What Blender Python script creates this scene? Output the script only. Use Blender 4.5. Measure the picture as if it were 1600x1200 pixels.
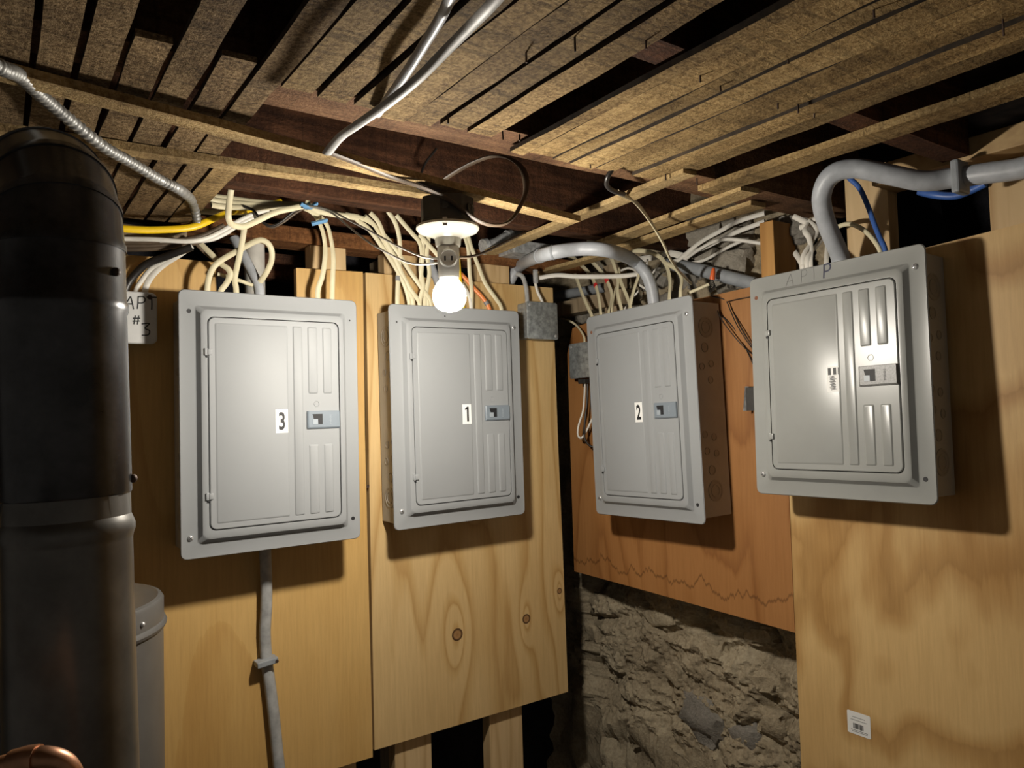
import bpy, bmesh, math, random
from mathutils import Vector, Matrix, noise

for o in list(bpy.data.objects):
    bpy.data.objects.remove(o, do_unlink=True)
scene = bpy.context.scene
col = scene.collection

# ------------------------------------------------------------------ camera
# World: camera at the origin (eye height 1.45 m above the floor).  The left wall
# runs along +x, the right wall along +y, z is up.
F_PX = 1168.28
YAW, PITCH, ROLL = math.radians(55.089), math.radians(2.341), math.radians(-1.661)
FLOOR_Z = -1.45
_fw = Vector((math.cos(YAW) * math.cos(PITCH), math.sin(YAW) * math.cos(PITCH), math.sin(PITCH)))
_r0 = Vector((math.sin(YAW), -math.cos(YAW), 0))
_u0 = _r0.cross(_fw)
CR = math.cos(ROLL) * _r0 + math.sin(ROLL) * _u0
CU = math.cos(ROLL) * _u0 - math.sin(ROLL) * _r0
CF = _fw
cd = bpy.data.cameras.new('camera')
cam = bpy.data.objects.new('camera', cd)
col.objects.link(cam)
cd.sensor_width = 36.0
cd.lens = F_PX / 1600.0 * 36.0
cd.clip_start = 0.02
m3 = Matrix((CR, CU, -CF)).transposed()
cam.matrix_world = m3.to_4x4()
scene.camera = cam

# ------------------------------------------------------------------ world and exposure
w = bpy.data.worlds.new('world')
scene.world = w
w.use_nodes = True
bg = w.node_tree.nodes['Background']
bg.inputs[0].default_value = (1.0, 0.93, 0.83, 1)
bg.inputs[1].default_value = 0.075
vs = scene.view_settings
vs.view_transform = 'Standard'
vs.look = 'None'
vs.exposure = 0.22
vs.gamma = 1.0
vs.use_curve_mapping = False
BULB = Vector((0.669, 1.145, 0.216))
BULB_STRENGTH = 680.0

# ------------------------------------------------------------------ measuring helpers
def ray(px, py):
    return CF + CR * ((px - 800) / F_PX) + CU * ((600 - py) / F_PX)
def at(px, py, kind, val):
    """point seen at (px, py) that lies on the plane x / y / z = val, or at depth d = val"""
    d = ray(px, py)
    if kind == 'd':
        return d * val
    return d * (val / d['xyz'.index(kind)])

# ------------------------------------------------------------------ mesh helpers
class MB:
    def __init__(s):
        s.v = []; s.f = []
    def add(s, vs_, fs):
        n = len(s.v)
        s.v += [tuple(p) for p in vs_]
        s.f += [tuple(i + n for i in f) for f in fs]
        return s
    def box(s, a, b, M=None):
        x0, y0, z0 = a; x1, y1, z1 = b
        P = [Vector(p) for p in ((x0,y0,z0),(x1,y0,z0),(x1,y1,z0),(x0,y1,z0),(x0,y0,z1),(x1,y0,z1),(x1,y1,z1),(x0,y1,z1))]
        if M: P = [M @ p for p in P]
        return s.add(P, [(0,3,2,1),(4,5,6,7),(0,1,5,4),(1,2,6,5),(2,3,7,6),(3,0,4,7)])
    def bbox(s, a, b, r=0.002):
        """box with chamfered edges"""
        x0, y0, z0 = a; x1, y1, z1 = b
        bm = bmesh.new()
        bmesh.ops.create_cube(bm, size=1)
        for v in bm.verts:
            v.co = Vector(((x0+x1)/2 + v.co.x*(x1-x0), (y0+y1)/2 + v.co.y*(y1-y0), (z0+z1)/2 + v.co.z*(z1-z0)))
        bmesh.ops.bevel(bm, geom=bm.edges[:], offset=r, segments=2, affect='EDGES', profile=0.5)
        s.from_bm(bm)
        return s
    def from_bm(s, bm, M=None):
        bm.verts.index_update()
        s.add([(M @ v.co if M else v.co) for v in bm.verts], [tuple(v.index for v in f.verts) for f in bm.faces])
        bm.free()
        return s
    def loft(s, rings, close0=False, close1=False):
        n = len(rings[0]); base = len(s.v)
        for r in rings: s.v += [tuple(p) for p in r]
        for k in range(len(rings)-1):
            for i in range(n):
                j = (i+1) % n
                s.f.append((base+k*n+i, base+k*n+j, base+(k+1)*n+j, base+(k+1)*n+i))
        if close0: s.f.append(tuple(base+i for i in reversed(range(n))))
        if close1: s.f.append(tuple(base+(len(rings)-1)*n+i for i in range(n)))
        return s
    def lathe(s, prof, M=None, n=24, close0=False, close1=False):
        """profile of (radius, height) turned about local z"""
        rings = []
        for r, z in prof:
            ring = [Vector((r*math.cos(2*math.pi*i/n), r*math.sin(2*math.pi*i/n), z)) for i in range(n)]
            if M: ring = [M @ p for p in ring]
            rings.append(ring)
        return s.loft(rings, close0, close1)
    def tube(s, pts, a, b=None, ref=Vector((0,0,1)), n=8, rad=None, caps=True):
        b = a if b is None else b
        rings = []; prev = None
        for i, p in enumerate(pts):
            t = (pts[min(i+1, len(pts)-1)] - pts[max(i-1, 0)])
            if t.length < 1e-9: t = Vector((0,0,1))
            t.normalize()
            if prev is None:
                nn = ref - t*ref.dot(t)
                if nn.length < 1e-3:
                    nn = t.orthogonal()
            else:
                nn = prev - t*prev.dot(t)
                bl = ref - t*ref.dot(t)
                if bl.length > 0.25:
                    bl.normalize()
                    if bl.dot(nn) < 0: bl = -bl
                    nn = nn.normalized()*0.85 + bl*0.15
            nn.normalize(); prev = nn
            sd = t.cross(nn)
            k = rad(i/(len(pts)-1)) if rad else 1.0
            rings.append([p + sd*(a*k*math.cos(2*math.pi*j/n)) + nn*(b*k*math.sin(2*math.pi*j/n)) for j in range(n)])
        return s.loft(rings, caps, caps)

def smooth_path(P, per=7):
    out = []
    if len(P) == 2:
        return [P[0].lerp(P[1], i/6) for i in range(7)]
    Q = [P[0]*2 - P[1]] + list(P) + [P[-1]*2 - P[-2]]
    for i in range(1, len(Q)-2):
        p0, p1, p2, p3 = Q[i-1:i+3]
        for k in range(per):
            t = k/per
            out.append(0.5*((2*p1) + (p2-p0)*t + (2*p0-5*p1+4*p2-p3)*t*t + (3*p1-p0-3*p2+p3)*t**3))
    out.append(P[-1].copy())
    return out

def obj(name, mb, mat, parent=None, smooth=False, loc=None, M=None, angle=40):
    """link mb as one mesh object; loc: world origin (verts given in world), M: matrix of the object (verts local)"""
    me = bpy.data.meshes.new(name)
    vs_ = mb.v
    if loc is not None:
        vs_ = [(x-loc[0], y-loc[1], z-loc[2]) for x, y, z in vs_]
    me.from_pydata(vs_, [], mb.f)
    bm = bmesh.new(); bm.from_mesh(me)
    bmesh.ops.recalc_face_normals(bm, faces=bm.faces)
    bm.to_mesh(me); bm.free()
    me.update()
    if smooth:
        me.shade_smooth()
        try: me.set_sharp_from_angle(angle=math.radians(angle))
        except Exception: pass
    me.materials.append(mat)
    o = bpy.data.objects.new(name, me)
    col.objects.link(o)
    if parent: o.parent = parent
    if loc is not None: o.location = loc
    if M is not None: o.matrix_local = M
    return o
def tag(o, label=None, cat=None, group=None, kind=None):
    if label: o['label'] = label
    if cat: o['category'] = cat
    if group: o['group'] = group
    if kind: o['kind'] = kind
    return o
def thing(name, label, cat, M, group=None):
    e = bpy.data.objects.new(name, None)
    col.objects.link(e)
    e.empty_display_size = 0.05
    e.matrix_world = M
    return tag(e, label, cat, group)
def frame(side, o):
    """frame on a wall: X to the right along the wall, Y into the wall, Z up"""
    if side == 'left':
        R = Matrix(((1,0,0),(0,1,0),(0,0,1)))
    else:
        R = Matrix(((0,1,0),(-1,0,0),(0,0,1)))
    return Matrix.Translation(o) @ R.to_4x4()
def ball(c, r, seg=10, ring=6, sq=(1,1,1)):
    mb = MB()
    rings = []
    for k in range(1, ring):
        a = math.pi*k/ring
        rings.append([Vector((c[0]+sq[0]*r*math.sin(a)*math.cos(2*math.pi*i/seg), c[1]+sq[1]*r*math.sin(a)*math.sin(2*math.pi*i/seg), c[2]+sq[2]*r*math.cos(a))) for i in range(seg)])
    return mb.loft(rings, True, True)

# ------------------------------------------------------------------ materials
def new_mat(name):
    m = bpy.data.materials.new(name); m.use_nodes = True
    nt = m.node_tree
    return m, nt, nt.nodes['Principled BSDF']
def N(nt, t, **kw):
    n = nt.nodes.new(t)
    for k, v in kw.items():
        if hasattr(n, k): setattr(n, k, v)
        else: n.inputs[k].default_value = v
    return n
def ramp(nt, fac, stops):
    r = nt.nodes.new('ShaderNodeValToRGB')
    e = r.color_ramp.elements
    while len(e) < len(stops): e.new(0.5)
    for i, (p, c) in enumerate(stops):
        e[i].position = p; e[i].color = (c[0], c[1], c[2], 1)
    nt.links.new(fac, r.inputs[0])
    return r.outputs[0]
def mixc(nt, f, a, b, mode='MIX'):
    m = nt.nodes.new('ShaderNodeMix'); m.data_type = 'RGBA'; m.blend_type = mode
    for s, v in ((m.inputs[0], f), (m.inputs[6], a), (m.inputs[7], b)):
        if hasattr(v, 'is_linked'): nt.links.new(v, s)
        elif isinstance(v, tuple): s.default_value = (v[0], v[1], v[2], 1)
        else: s.default_value = v
    return m.outputs[2]
def math_(nt, op, a, b=None, c=None):
    m = nt.nodes.new('ShaderNodeMath'); m.operation = op
    for i, v in enumerate((a, b, c)):
        if v is None: continue
        if hasattr(v, 'is_linked'): nt.links.new(v, m.inputs[i])
        else: m.inputs[i].default_value = v
    return m.outputs[0]
def coords(nt, scale=(1,1,1), rand=True, loc=(0,0,0)):
    tc = nt.nodes.new('ShaderNodeTexCoord')
    src = tc.outputs['Object']
    if rand:
        oi = nt.nodes.new('ShaderNodeObjectInfo')
        va = nt.nodes.new('ShaderNodeVectorMath'); va.operation = 'MULTIPLY_ADD'
        va.inputs[0].default_value = (1,1,1)
        cx = nt.nodes.new('ShaderNodeCombineXYZ')
        k = math_(nt, 'MULTIPLY', oi.outputs['Random'], 37.0)
        for i in range(3): nt.links.new(k, cx.inputs[i])
        nt.links.new(src, va.inputs[0]); va.inputs[1].default_value = (1,1,1); nt.links.new(cx.outputs[0], va.inputs[2])
        src = va.outputs[0]
    mp = nt.nodes.new('ShaderNodeMapping')
    mp.inputs['Scale'].default_value = scale
    mp.inputs['Location'].default_value = loc
    nt.links.new(src, mp.inputs['Vector'])
    return mp.outputs[0]
def noise_(nt, vec, scale=1.0, detail=4, rough=0.6, dist=0.0):
    n = nt.nodes.new('ShaderNodeTexNoise')
    n.inputs['Scale'].default_value = scale; n.inputs['Detail'].default_value = detail
    n.inputs['Roughness'].default_value = rough; n.inputs['Distortion'].default_value = dist
    nt.links.new(vec, n.inputs['Vector'])
    return n.outputs[0]
def bump(nt, p, h, strength=0.3, dist=0.01):
    b = nt.nodes.new('ShaderNodeBump')
    b.inputs['Strength'].default_value = strength; b.inputs['Distance'].default_value = dist
    nt.links.new(h, b.inputs['Height']); nt.links.new(b.outputs[0], p.inputs['Normal'])
def flat(name, c, rough=0.5, metal=0.0, vary=0.08, sc=25.0, bmp=0.0, spec=None):
    m, nt, p = new_mat(name)
    nz = noise_(nt, coords(nt), sc, 4, 0.6)
    lo = tuple(max(0, x*(1-vary*2)) for x in c); hi = tuple(min(1, x*(1+vary*2)) for x in c)
    nt.links.new(ramp(nt, nz, [(0.3, lo), (0.7, hi)]), p.inputs['Base Color'])
    p.inputs['Roughness'].default_value = rough; p.inputs['Metallic'].default_value = metal
    if spec is not None: p.inputs['Specular IOR Level'].default_value = spec
    if bmp: bump(nt, p, nz, bmp, 0.004)
    return m
def sawn_wood(name, dark, mid, light, along=1, fuzz=0.55, marks=0.35, var=0.35):
    """rough sawn board; `along` = local axis of the grain"""
    m, nt, p = new_mat(name)
    sc = [38, 38, 38]; sc[along] = 3.0
    g = noise_(nt, coords(nt, tuple(sc)), 1.0, 5, 0.65, 0.4)
    fz = noise_(nt, coords(nt, (1,1,1)), 170, 4, 0.75)
    sc2 = [7, 7, 7]; sc2[along] = 85.0
    sm = noise_(nt, coords(nt, tuple(sc2)), 1.0, 3, 0.55, 0.8)
    blot = noise_(nt, coords(nt, (5,5,5)), 1.0, 4, 0.6)
    c = ramp(nt, g, [(0.28, dark), (0.5, mid), (0.72, light)])
    c = mixc(nt, fuzz, c, ramp(nt, fz, [(0.38, dark), (0.5, mid), (0.62, light)]))
    mk = ramp(nt, sm, [(0.36, (0,0,0)), (0.47, (1,1,1))])
    c = mixc(nt, marks, c, mixc(nt, 1.0, c, mk, 'MULTIPLY'))
    c = mixc(nt, 0.85, c, mixc(nt, 1.0, c, ramp(nt, blot, [(0.32, (0.38,0.34,0.30)), (0.58, (1.12,1.08,1.0))]), 'MULTIPLY'))
    oi = nt.nodes.new('ShaderNodeObjectInfo')
    rv = ramp(nt, oi.outputs['Random'], [(0, (1-var,)*3), (1, (1+var*0.4,)*3)])
    c = mixc(nt, 1.0, c, rv, 'MULTIPLY')
    nt.links.new(c, p.inputs['Base Color'])
    p.inputs['Roughness'].default_value = 0.85
    p.inputs['Specular IOR Level'].default_value = 0.2
    h = math_(nt, 'ADD', fz, math_(nt, 'MULTIPLY', g, 0.6))
    bump(nt, p, h, 0.75, 0.004)
    return m
def clean_wood(name, dark, light, along=2, rough=0.6):
    m, nt, p = new_mat(name)
    sc = [26, 26, 26]; sc[along] = 2.2
    g = noise_(nt, coords(nt, tuple(sc)), 1.0, 4, 0.55, 0.9)
    rings = math_(nt, 'PINGPONG', math_(nt, 'MULTIPLY', noise_(nt, coords(nt, tuple(x*0.35 for x in sc)), 1.0, 2, 0.5), 7.0), 0.5)
    c = mixc(nt, 0.5, ramp(nt, g, [(0.3, dark), (0.65, light)]), ramp(nt, rings, [(0.0, dark), (0.25, light)]))
    nt.links.new(c, p.inputs['Base Color'])
    p.inputs['Roughness'].default_value = rough
    bump(nt, p, g, 0.15, 0.002)
    return m
def plywood(name, light, mid, dark, freq=7.0, sx=3.2, sz=0.75, seed=0.0, knots=(), sharp=0.5, patch=0.5, jagged=0.012, tide=None):
    """rotary-cut veneer: contour lines of a stretched noise give the cathedral grain (local x across, z along)"""
    m, nt, p = new_mat(name)
    base = coords(nt, (sx, 1, sz), False, (seed, 0, seed*0.7))
    n1 = noise_(nt, base, 1.0, 2.5, 0.5, 0.25)
    tc = nt.nodes.new('ShaderNodeTexCoord')
    sep = nt.nodes.new('ShaderNodeSeparateXYZ'); nt.links.new(tc.outputs['Object'], sep.inputs[0])
    jag = noise_(nt, coords(nt, (95, 95, 7), False), 1.0, 3, 0.6)
    field = math_(nt, 'ADD', n1, math_(nt, 'MULTIPLY', jag, jagged))
    kn_fac = None
    for (u, v, r) in knots:
        dx = math_(nt, 'SUBTRACT', sep.outputs[0], u); dz = math_(nt, 'MULTIPLY', math_(nt, 'SUBTRACT', sep.outputs[2], v), 0.32)
        d2 = math_(nt, 'ADD', math_(nt, 'MULTIPLY', dx, dx), math_(nt, 'MULTIPLY', dz, dz))
        infl = math_(nt, 'DIVIDE', r*r*3.0, math_(nt, 'ADD', d2, r*r*3.0))
        field = math_(nt, 'ADD', field, math_(nt, 'MULTIPLY', infl, 0.22))
        dz2 = math_(nt, 'SUBTRACT', sep.outputs[2], v)
        d = math_(nt, 'SQRT', math_(nt, 'ADD', math_(nt, 'MULTIPLY', dx, dx), math_(nt, 'MULTIPLY', dz2, dz2)))
        f = math_(nt, 'DIVIDE', d, r)
        kn_fac = f if kn_fac is None else math_(nt, 'MINIMUM', kn_fac, f)
    ring = math_(nt, 'FRACT', math_(nt, 'MULTIPLY', field, freq))
    fib = noise_(nt, coords(nt, (130, 130, 7), False), 1.0, 5, 0.7)
    blot = noise_(nt, coords(nt, (4.5, 4.5, 2.2), False, (seed*2, 3, 1)), 1.0, 3, 0.55)
    c = ramp(nt, ring, [(0.0, light), (sharp, light), (sharp+0.22, mid), (sharp+0.36, dark), (sharp+0.40, mid), (1.0, light)])
    c = mixc(nt, patch, c, ramp(nt, blot, [(0.35, mid), (0.6, light)]))
    c = mixc(nt, 0.30, c, mixc(nt, 1.0, c, ramp(nt, fib, [(0.3, (0.58,0.50,0.40)), (0.6, (1,1,1))]), 'MULTIPLY'))
    if tide is not None:                       # dried water line
        cxz = nt.nodes.new('ShaderNodeCombineXYZ'); nt.links.new(sep.outputs[0], cxz.inputs[0])
        tn = noise_(nt, cxz.outputs[0], 11.0, 6, 0.62)
        lv = math_(nt, 'SUBTRACT', sep.outputs[2], math_(nt, 'ADD', math_(nt, 'MULTIPLY', tn, 0.22), tide-0.11))
        band = ramp(nt, math_(nt, 'MULTIPLY', math_(nt, 'ABSOLUTE', lv), 100.0), [(0.12, (0.55,0.55,0.55)), (0.55, (0,0,0))])
        c = mixc(nt, band, c, tuple(x*0.35 for x in dark))
    if kn_fac is not None:
        kc = ramp(nt, kn_fac, [(0.0, (0.28,0.14,0.05)), (0.55, (0.36,0.2,0.08)), (0.8, (0.07,0.03,0.012)), (0.97, (0.1,0.05,0.02))])
        msk = ramp(nt, kn_fac, [(0.95, (1,1,1)), (1.0, (0,0,0))])
        c = mixc(nt, msk, c, kc)
    nt.links.new(c, p.inputs['Base Color'])
    p.inputs['Roughness'].default_value = 0.55
    bump(nt, p, fib, 0.12, 0.001)
    return m

M = {}
M['lath'] = sawn_wood('old_lath', (0.055,0.031,0.014), (0.245,0.165,0.075), (0.44,0.32,0.16), along=1)
M['lath_grey'] = sawn_wood('dusty_lath', (0.042,0.025,0.012), (0.215,0.145,0.075), (0.40,0.295,0.17), along=1, fuzz=0.6)
M['joist_low'] = sawn_wood('stained_joist', (0.05,0.022,0.012), (0.16,0.085,0.045), (0.30,0.18,0.10), along=0, fuzz=0.35, marks=0.25, var=0.1)
M['lath_edge'] = flat('grimy_lath_edge', (0.040,0.026,0.014), 0.9, vary=0.3, sc=60)
M['strip'] = sawn_wood('pale_strip', (0.17,0.10,0.042), (0.43,0.31,0.15), (0.60,0.47,0.26), along=0, fuzz=0.45, marks=0.2, var=0.1)
M['lath_pale'] = sawn_wood('pale_lath', (0.10,0.058,0.022), (0.345,0.235,0.105), (0.54,0.40,0.20), along=1, fuzz=0.5, marks=0.32, var=0.35)
M['joist'] = sawn_wood('joist_wood', (0.018,0.008,0.005), (0.075,0.032,0.016), (0.19,0.085,0.042), along=0, fuzz=0.25, marks=0.25, var=0.15)
M['plate'] = sawn_wood('plate_wood', (0.06,0.025,0.010), (0.22,0.095,0.035), (0.38,0.19,0.08), along=0, fuzz=0.3, marks=0.2, var=0.1)
M['stud'] = clean_wood('stud_wood', (0.44,0.27,0.11), (0.68,0.49,0.26))
M['post'] = clean_wood('post_wood', (0.36,0.16,0.035), (0.58,0.31,0.09))
M['grey_stud'] = clean_wood('weathered_stud', (0.20,0.14,0.08), (0.40,0.31,0.20))
M['beam'] = clean_wood('beam_wood', (0.34,0.20,0.08), (0.56,0.38,0.18), along=0)
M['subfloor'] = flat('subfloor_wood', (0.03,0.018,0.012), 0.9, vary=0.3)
M['panel'] = flat('grey_enamel', (0.300,0.311,0.318), 0.52, vary=0.012, sc=6, spec=0.30)
M['panel_warm'] = flat('aged_grey_enamel', (0.300,0.307,0.294), 0.30, vary=0.025, sc=9)
M['box'] = flat('grey_box_steel', (0.36,0.35,0.32), 0.45, vary=0.03)
M['knockout'] = flat('knockout_steel', (0.30,0.28,0.24), 0.45, vary=0.03)
M['dark'] = flat('dark_hole', (0.012,0.012,0.014), 0.6, vary=0.1)
M['latch'] = flat('latch_plastic', (0.20,0.235,0.27), 0.4, vary=0.02)
M['latch_grey'] = flat('latch_metal', (0.22,0.22,0.215), 0.4, vary=0.15, sc=300)
M['latch_text'] = flat('latch_relief', (0.33,0.37,0.41), 0.4, vary=0.02)
M['chrome'] = flat('screw_steel', (0.62,0.62,0.62), 0.35, 0.6, vary=0.05)
M['rust'] = flat('rusty_steel', (0.25,0.10,0.05), 0.7, 0.3, vary=0.3, sc=200)
M['paper'] = flat('sticker_paper', (0.86,0.86,0.84), 0.5, vary=0.01)
M['ink'] = flat('black_ink', (0.012,0.012,0.013), 0.5, vary=0.05)
M['ink_blue'] = flat('marker_ink', (0.02,0.022,0.06), 0.5, vary=0.1)
M['pencil'] = flat('pencil_line', (0.16,0.16,0.16), 0.6, vary=0.1)
M['galv'] = flat('galvanised_steel', (0.50,0.51,0.51), 0.40, 0.35, vary=0.22, sc=60, bmp=0.05)
M['zinc'] = flat('dull_zinc', (0.34,0.36,0.36), 0.5, 0.5, vary=0.2, sc=70)
M['flue_dark'] = flat('near_black_flue', (0.045,0.045,0.048), 0.27, 0.3, vary=0.35, sc=18, bmp=0.05, spec=0.7)  # near-black tone of the upper pipe and elbow
M['flue'] = flat('flue_steel', (0.145,0.138,0.125), 0.34, 0.55, vary=0.12, sc=20)
M['heater'] = flat('heater_enamel', (0.095,0.09,0.083), 0.4, 0.0, vary=0.04)
M['copper'] = flat('copper_pipe', (0.50,0.26,0.15), 0.4, 0.8, vary=0.15)
M['cream'] = flat('cream_cable', (0.72,0.65,0.44), 0.45, vary=0.04)
M['white_c'] = flat('white_cable', (0.76,0.73,0.66), 0.45, vary=0.05)
M['grey_c'] = flat('grey_cable', (0.43,0.45,0.48), 0.42, vary=0.06, sc=40, bmp=0.12)
M['grey_d'] = flat('dusty_grey_cable', (0.38,0.38,0.37), 0.55, vary=0.12, sc=40)
M['black_c'] = flat('black_cable', (0.02,0.017,0.015), 0.4, vary=0.2)
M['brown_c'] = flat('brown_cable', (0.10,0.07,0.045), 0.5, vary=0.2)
M['yellow_c'] = flat('yellow_cable', (0.85,0.56,0.01), 0.4, vary=0.03)
M['orange_c'] = flat('orange_cable', (0.80,0.25,0.07), 0.4, vary=0.04)
M['blue_c'] = flat('blue_cable', (0.05,0.13,0.42), 0.4, vary=0.08)
M['blue_tie'] = flat('blue_tie', (0.16,0.36,0.62), 0.4, vary=0.05)
M['red'] = flat('red_tape', (0.75,0.04,0.04), 0.5, vary=0.05)
M['grey_tape'] = flat('grey_tape', (0.22,0.22,0.22), 0.5, vary=0.05)
M['wirenut'] = flat('orange_wire_nut', (0.80,0.14,0.03), 0.4, vary=0.05)
M['pvc'] = flat('white_pipe', (0.60,0.58,0.53), 0.45, vary=0.06)
M['conduit'] = flat('grey_conduit', (0.30,0.32,0.34), 0.45, vary=0.08)
M['armour'] = flat('armoured_steel', (0.30,0.30,0.29), 0.5, 0.6, vary=0.15)
M['black_box'] = flat('black_bakelite', (0.035,0.033,0.030), 0.5, vary=0.2)
M['porcelain'] = flat('porcelain', (0.60,0.58,0.50), 0.25, vary=0.03)
M['adapter'] = flat('ivory_adapter', (0.60,0.59,0.55), 0.3, vary=0.03)
M['plate_white'] = flat('white_plate', (0.58,0.58,0.57), 0.4, vary=0.03)
M['concrete'] = flat('concrete', (0.12,0.11,0.10), 0.9, vary=0.25, sc=8, bmp=0.3)
M['hook'] = flat('nail_iron', (0.07,0.045,0.035), 0.6, 0.5, vary=0.3)
M['ply3'] = plywood('golden_plywood', (0.66,0.42,0.15), (0.57,0.335,0.10), (0.46,0.24,0.06), freq=6.0, sx=2.0, sz=0.55, seed=4.3, patch=0.65, sharp=0.6)
M['ply1'] = plywood('pine_plywood', (0.68,0.475,0.22), (0.56,0.355,0.135), (0.44,0.245,0.075), freq=11.0, sx=3.0, sz=0.55, seed=1.7,
                    knots=((0.243,0.235,0.017),(0.47,0.236,0.014),(0.30,0.60,0.012),(0.592,0.295,0.009)), patch=0.35)
M['ply2'] = plywood('orange_plywood', (0.40,0.185,0.060), (0.32,0.135,0.037), (0.20,0.070,0.016), freq=8.0, jagged=0.03, tide=0.06, sx=3.0, sz=0.8, seed=7.9, patch=0.5, sharp=0.55)
M['plyR'] = plywood('fir_plywood', (0.68,0.455,0.195), (0.45,0.245,0.075), (0.35,0.175,0.045), freq=5.0, sx=3.6, sz=2.0, seed=11.2, patch=0.3, sharp=0.34, jagged=0.035)
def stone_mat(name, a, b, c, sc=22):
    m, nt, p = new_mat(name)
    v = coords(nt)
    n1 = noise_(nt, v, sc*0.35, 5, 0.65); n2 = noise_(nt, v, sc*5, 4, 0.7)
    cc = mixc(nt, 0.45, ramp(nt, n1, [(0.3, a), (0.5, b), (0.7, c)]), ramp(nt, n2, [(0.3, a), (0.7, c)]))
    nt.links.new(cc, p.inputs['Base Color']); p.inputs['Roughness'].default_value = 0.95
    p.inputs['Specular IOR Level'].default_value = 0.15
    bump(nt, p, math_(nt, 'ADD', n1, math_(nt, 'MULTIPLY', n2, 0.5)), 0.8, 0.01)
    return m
M['mortar'] = stone_mat('rough_mortar', (0.16,0.125,0.08), (0.35,0.285,0.19), (0.52,0.445,0.315))
M['stone'] = stone_mat('field_stone', (0.16,0.145,0.12), (0.31,0.28,0.23), (0.45,0.41,0.34))
M['stone_g'] = stone_mat('grey_stone', (0.13,0.12,0.10), (0.24,0.22,0.19), (0.36,0.335,0.295))
M['void_shade'] = stone_mat('void_shade_stone', (0.010,0.010,0.013), (0.02,0.02,0.025), (0.032,0.031,0.036))  # stone coloured near black: painted shade of the voids behind the framing

# ------------------------------------------------------------------ the setting
LATH_Z = 0.435          # underside of the laths
LEFT_Y = 1.745          # face of the plywood on the left wall
RIGHT_X = 1.50          # face of the plywood on the right wall
random.seed(5)

tag(obj('floor', MB().box((-1.6,-1.2,FLOOR_Z-0.1), (2.6,2.9,FLOOR_Z)), M['concrete']), kind='structure')
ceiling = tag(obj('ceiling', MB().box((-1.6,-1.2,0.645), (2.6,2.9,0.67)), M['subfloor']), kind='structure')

def joist(y0, y1, z0=LATH_Z+0.008, z1=0.645, x0=-1.6, x1=1.66, mat='joist', name='joist'):
    c = ((x0+x1)/2, (y0+y1)/2, (z0+z1)/2)
    mb = MB(); n = 24; rings = []
    for i in range(n+1):
        x = x0 + (x1-x0)*i/n
        j = lambda s: 0.0025*noise.noise(Vector((x*6, s, y0*9)))
        rings.append([Vector((x, y0+j(1), z0+j(2))), Vector((x, y1+j(3), z0+j(4))), Vector((x, y1, z1)), Vector((x, y0, z1))])
    mb.loft(rings, True, True)
    return obj(name, mb, M[mat], ceiling, loc=c)
for y0 in (-0.52, -0.14, 0.24, 1.40):
    joist(y0, y0+0.052)
joist(0.613, 0.660, x1=1.450)
joist(0.940, 1.030, mat='joist_low')

def lath(x0, x1, y0, y1, z=None, mat='lath', th=0.008, name='lath', dz=0.0, skew=0.0, grimy=True):
    z = LATH_Z if z is None else z
    c = Vector(((x0+x1)/2, (y0+y1)/2, z+th/2))
    mb = MB(); n = max(8, int((y1-y0)/0.06)); rings = []
    s = random.random()*50
    for i in range(n+1):
        y = y0 + (y1-y0)*i/n
        j = lambda k: 0.0024*noise.noise(Vector((y*9, k*5.3+s, s)))
        sk = skew*(i/n-0.5); zz = z + dz*(i/n) + 0.5*j(9)
        e = 0.004*noise.noise(Vector((s, i, 3))) if i in (0, n) else 0
        rings.append([Vector((x0+sk+j(1), y+e, zz+j(2))), Vector((x1+sk+j(3), y-e, zz+j(4))), Vector((x1+sk+j(3), y-e, zz+th)), Vector((x0+sk+j(1), y+e, zz+th))])
    mb.loft(rings, True, True)
    o = obj(name, mb, M[mat], ceiling, loc=c)
    o.data.materials.append(M['lath_edge'])
    for pl in o.data.polygons:                 # the narrow edges are grimy
        if grimy and abs(pl.normal.x) > 0.7: pl.material_index = 1
    return o

# laths on the left run right up to the wall
edges = [-0.995+0.045*i for i in range(23)] + [0.040, 0.085, 0.130, 0.1755, 0.2205, 0.2685, 0.3095]
for a, b in zip(edges[:-1], edges[1:]):
    g = random.uniform(0.0028, 0.0048)
    zz = LATH_Z + random.uniform(-0.0015, 0.002)
    if 0.12 < a < 0.14:      # a lath broken off near the camera
        lath(a+g, b-g, 0.905, 1.72, zz, 'lath_grey')
    elif 0.21 < a < 0.23:
        lath(a+g, b-g, 0.90, 1.72, zz, 'lath_grey')
    else:
        lath(a+g, b-g, -0.9, 1.72, zz, 'lath_grey')
lath(0.312, 0.354, 1.28, 1.72)
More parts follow.
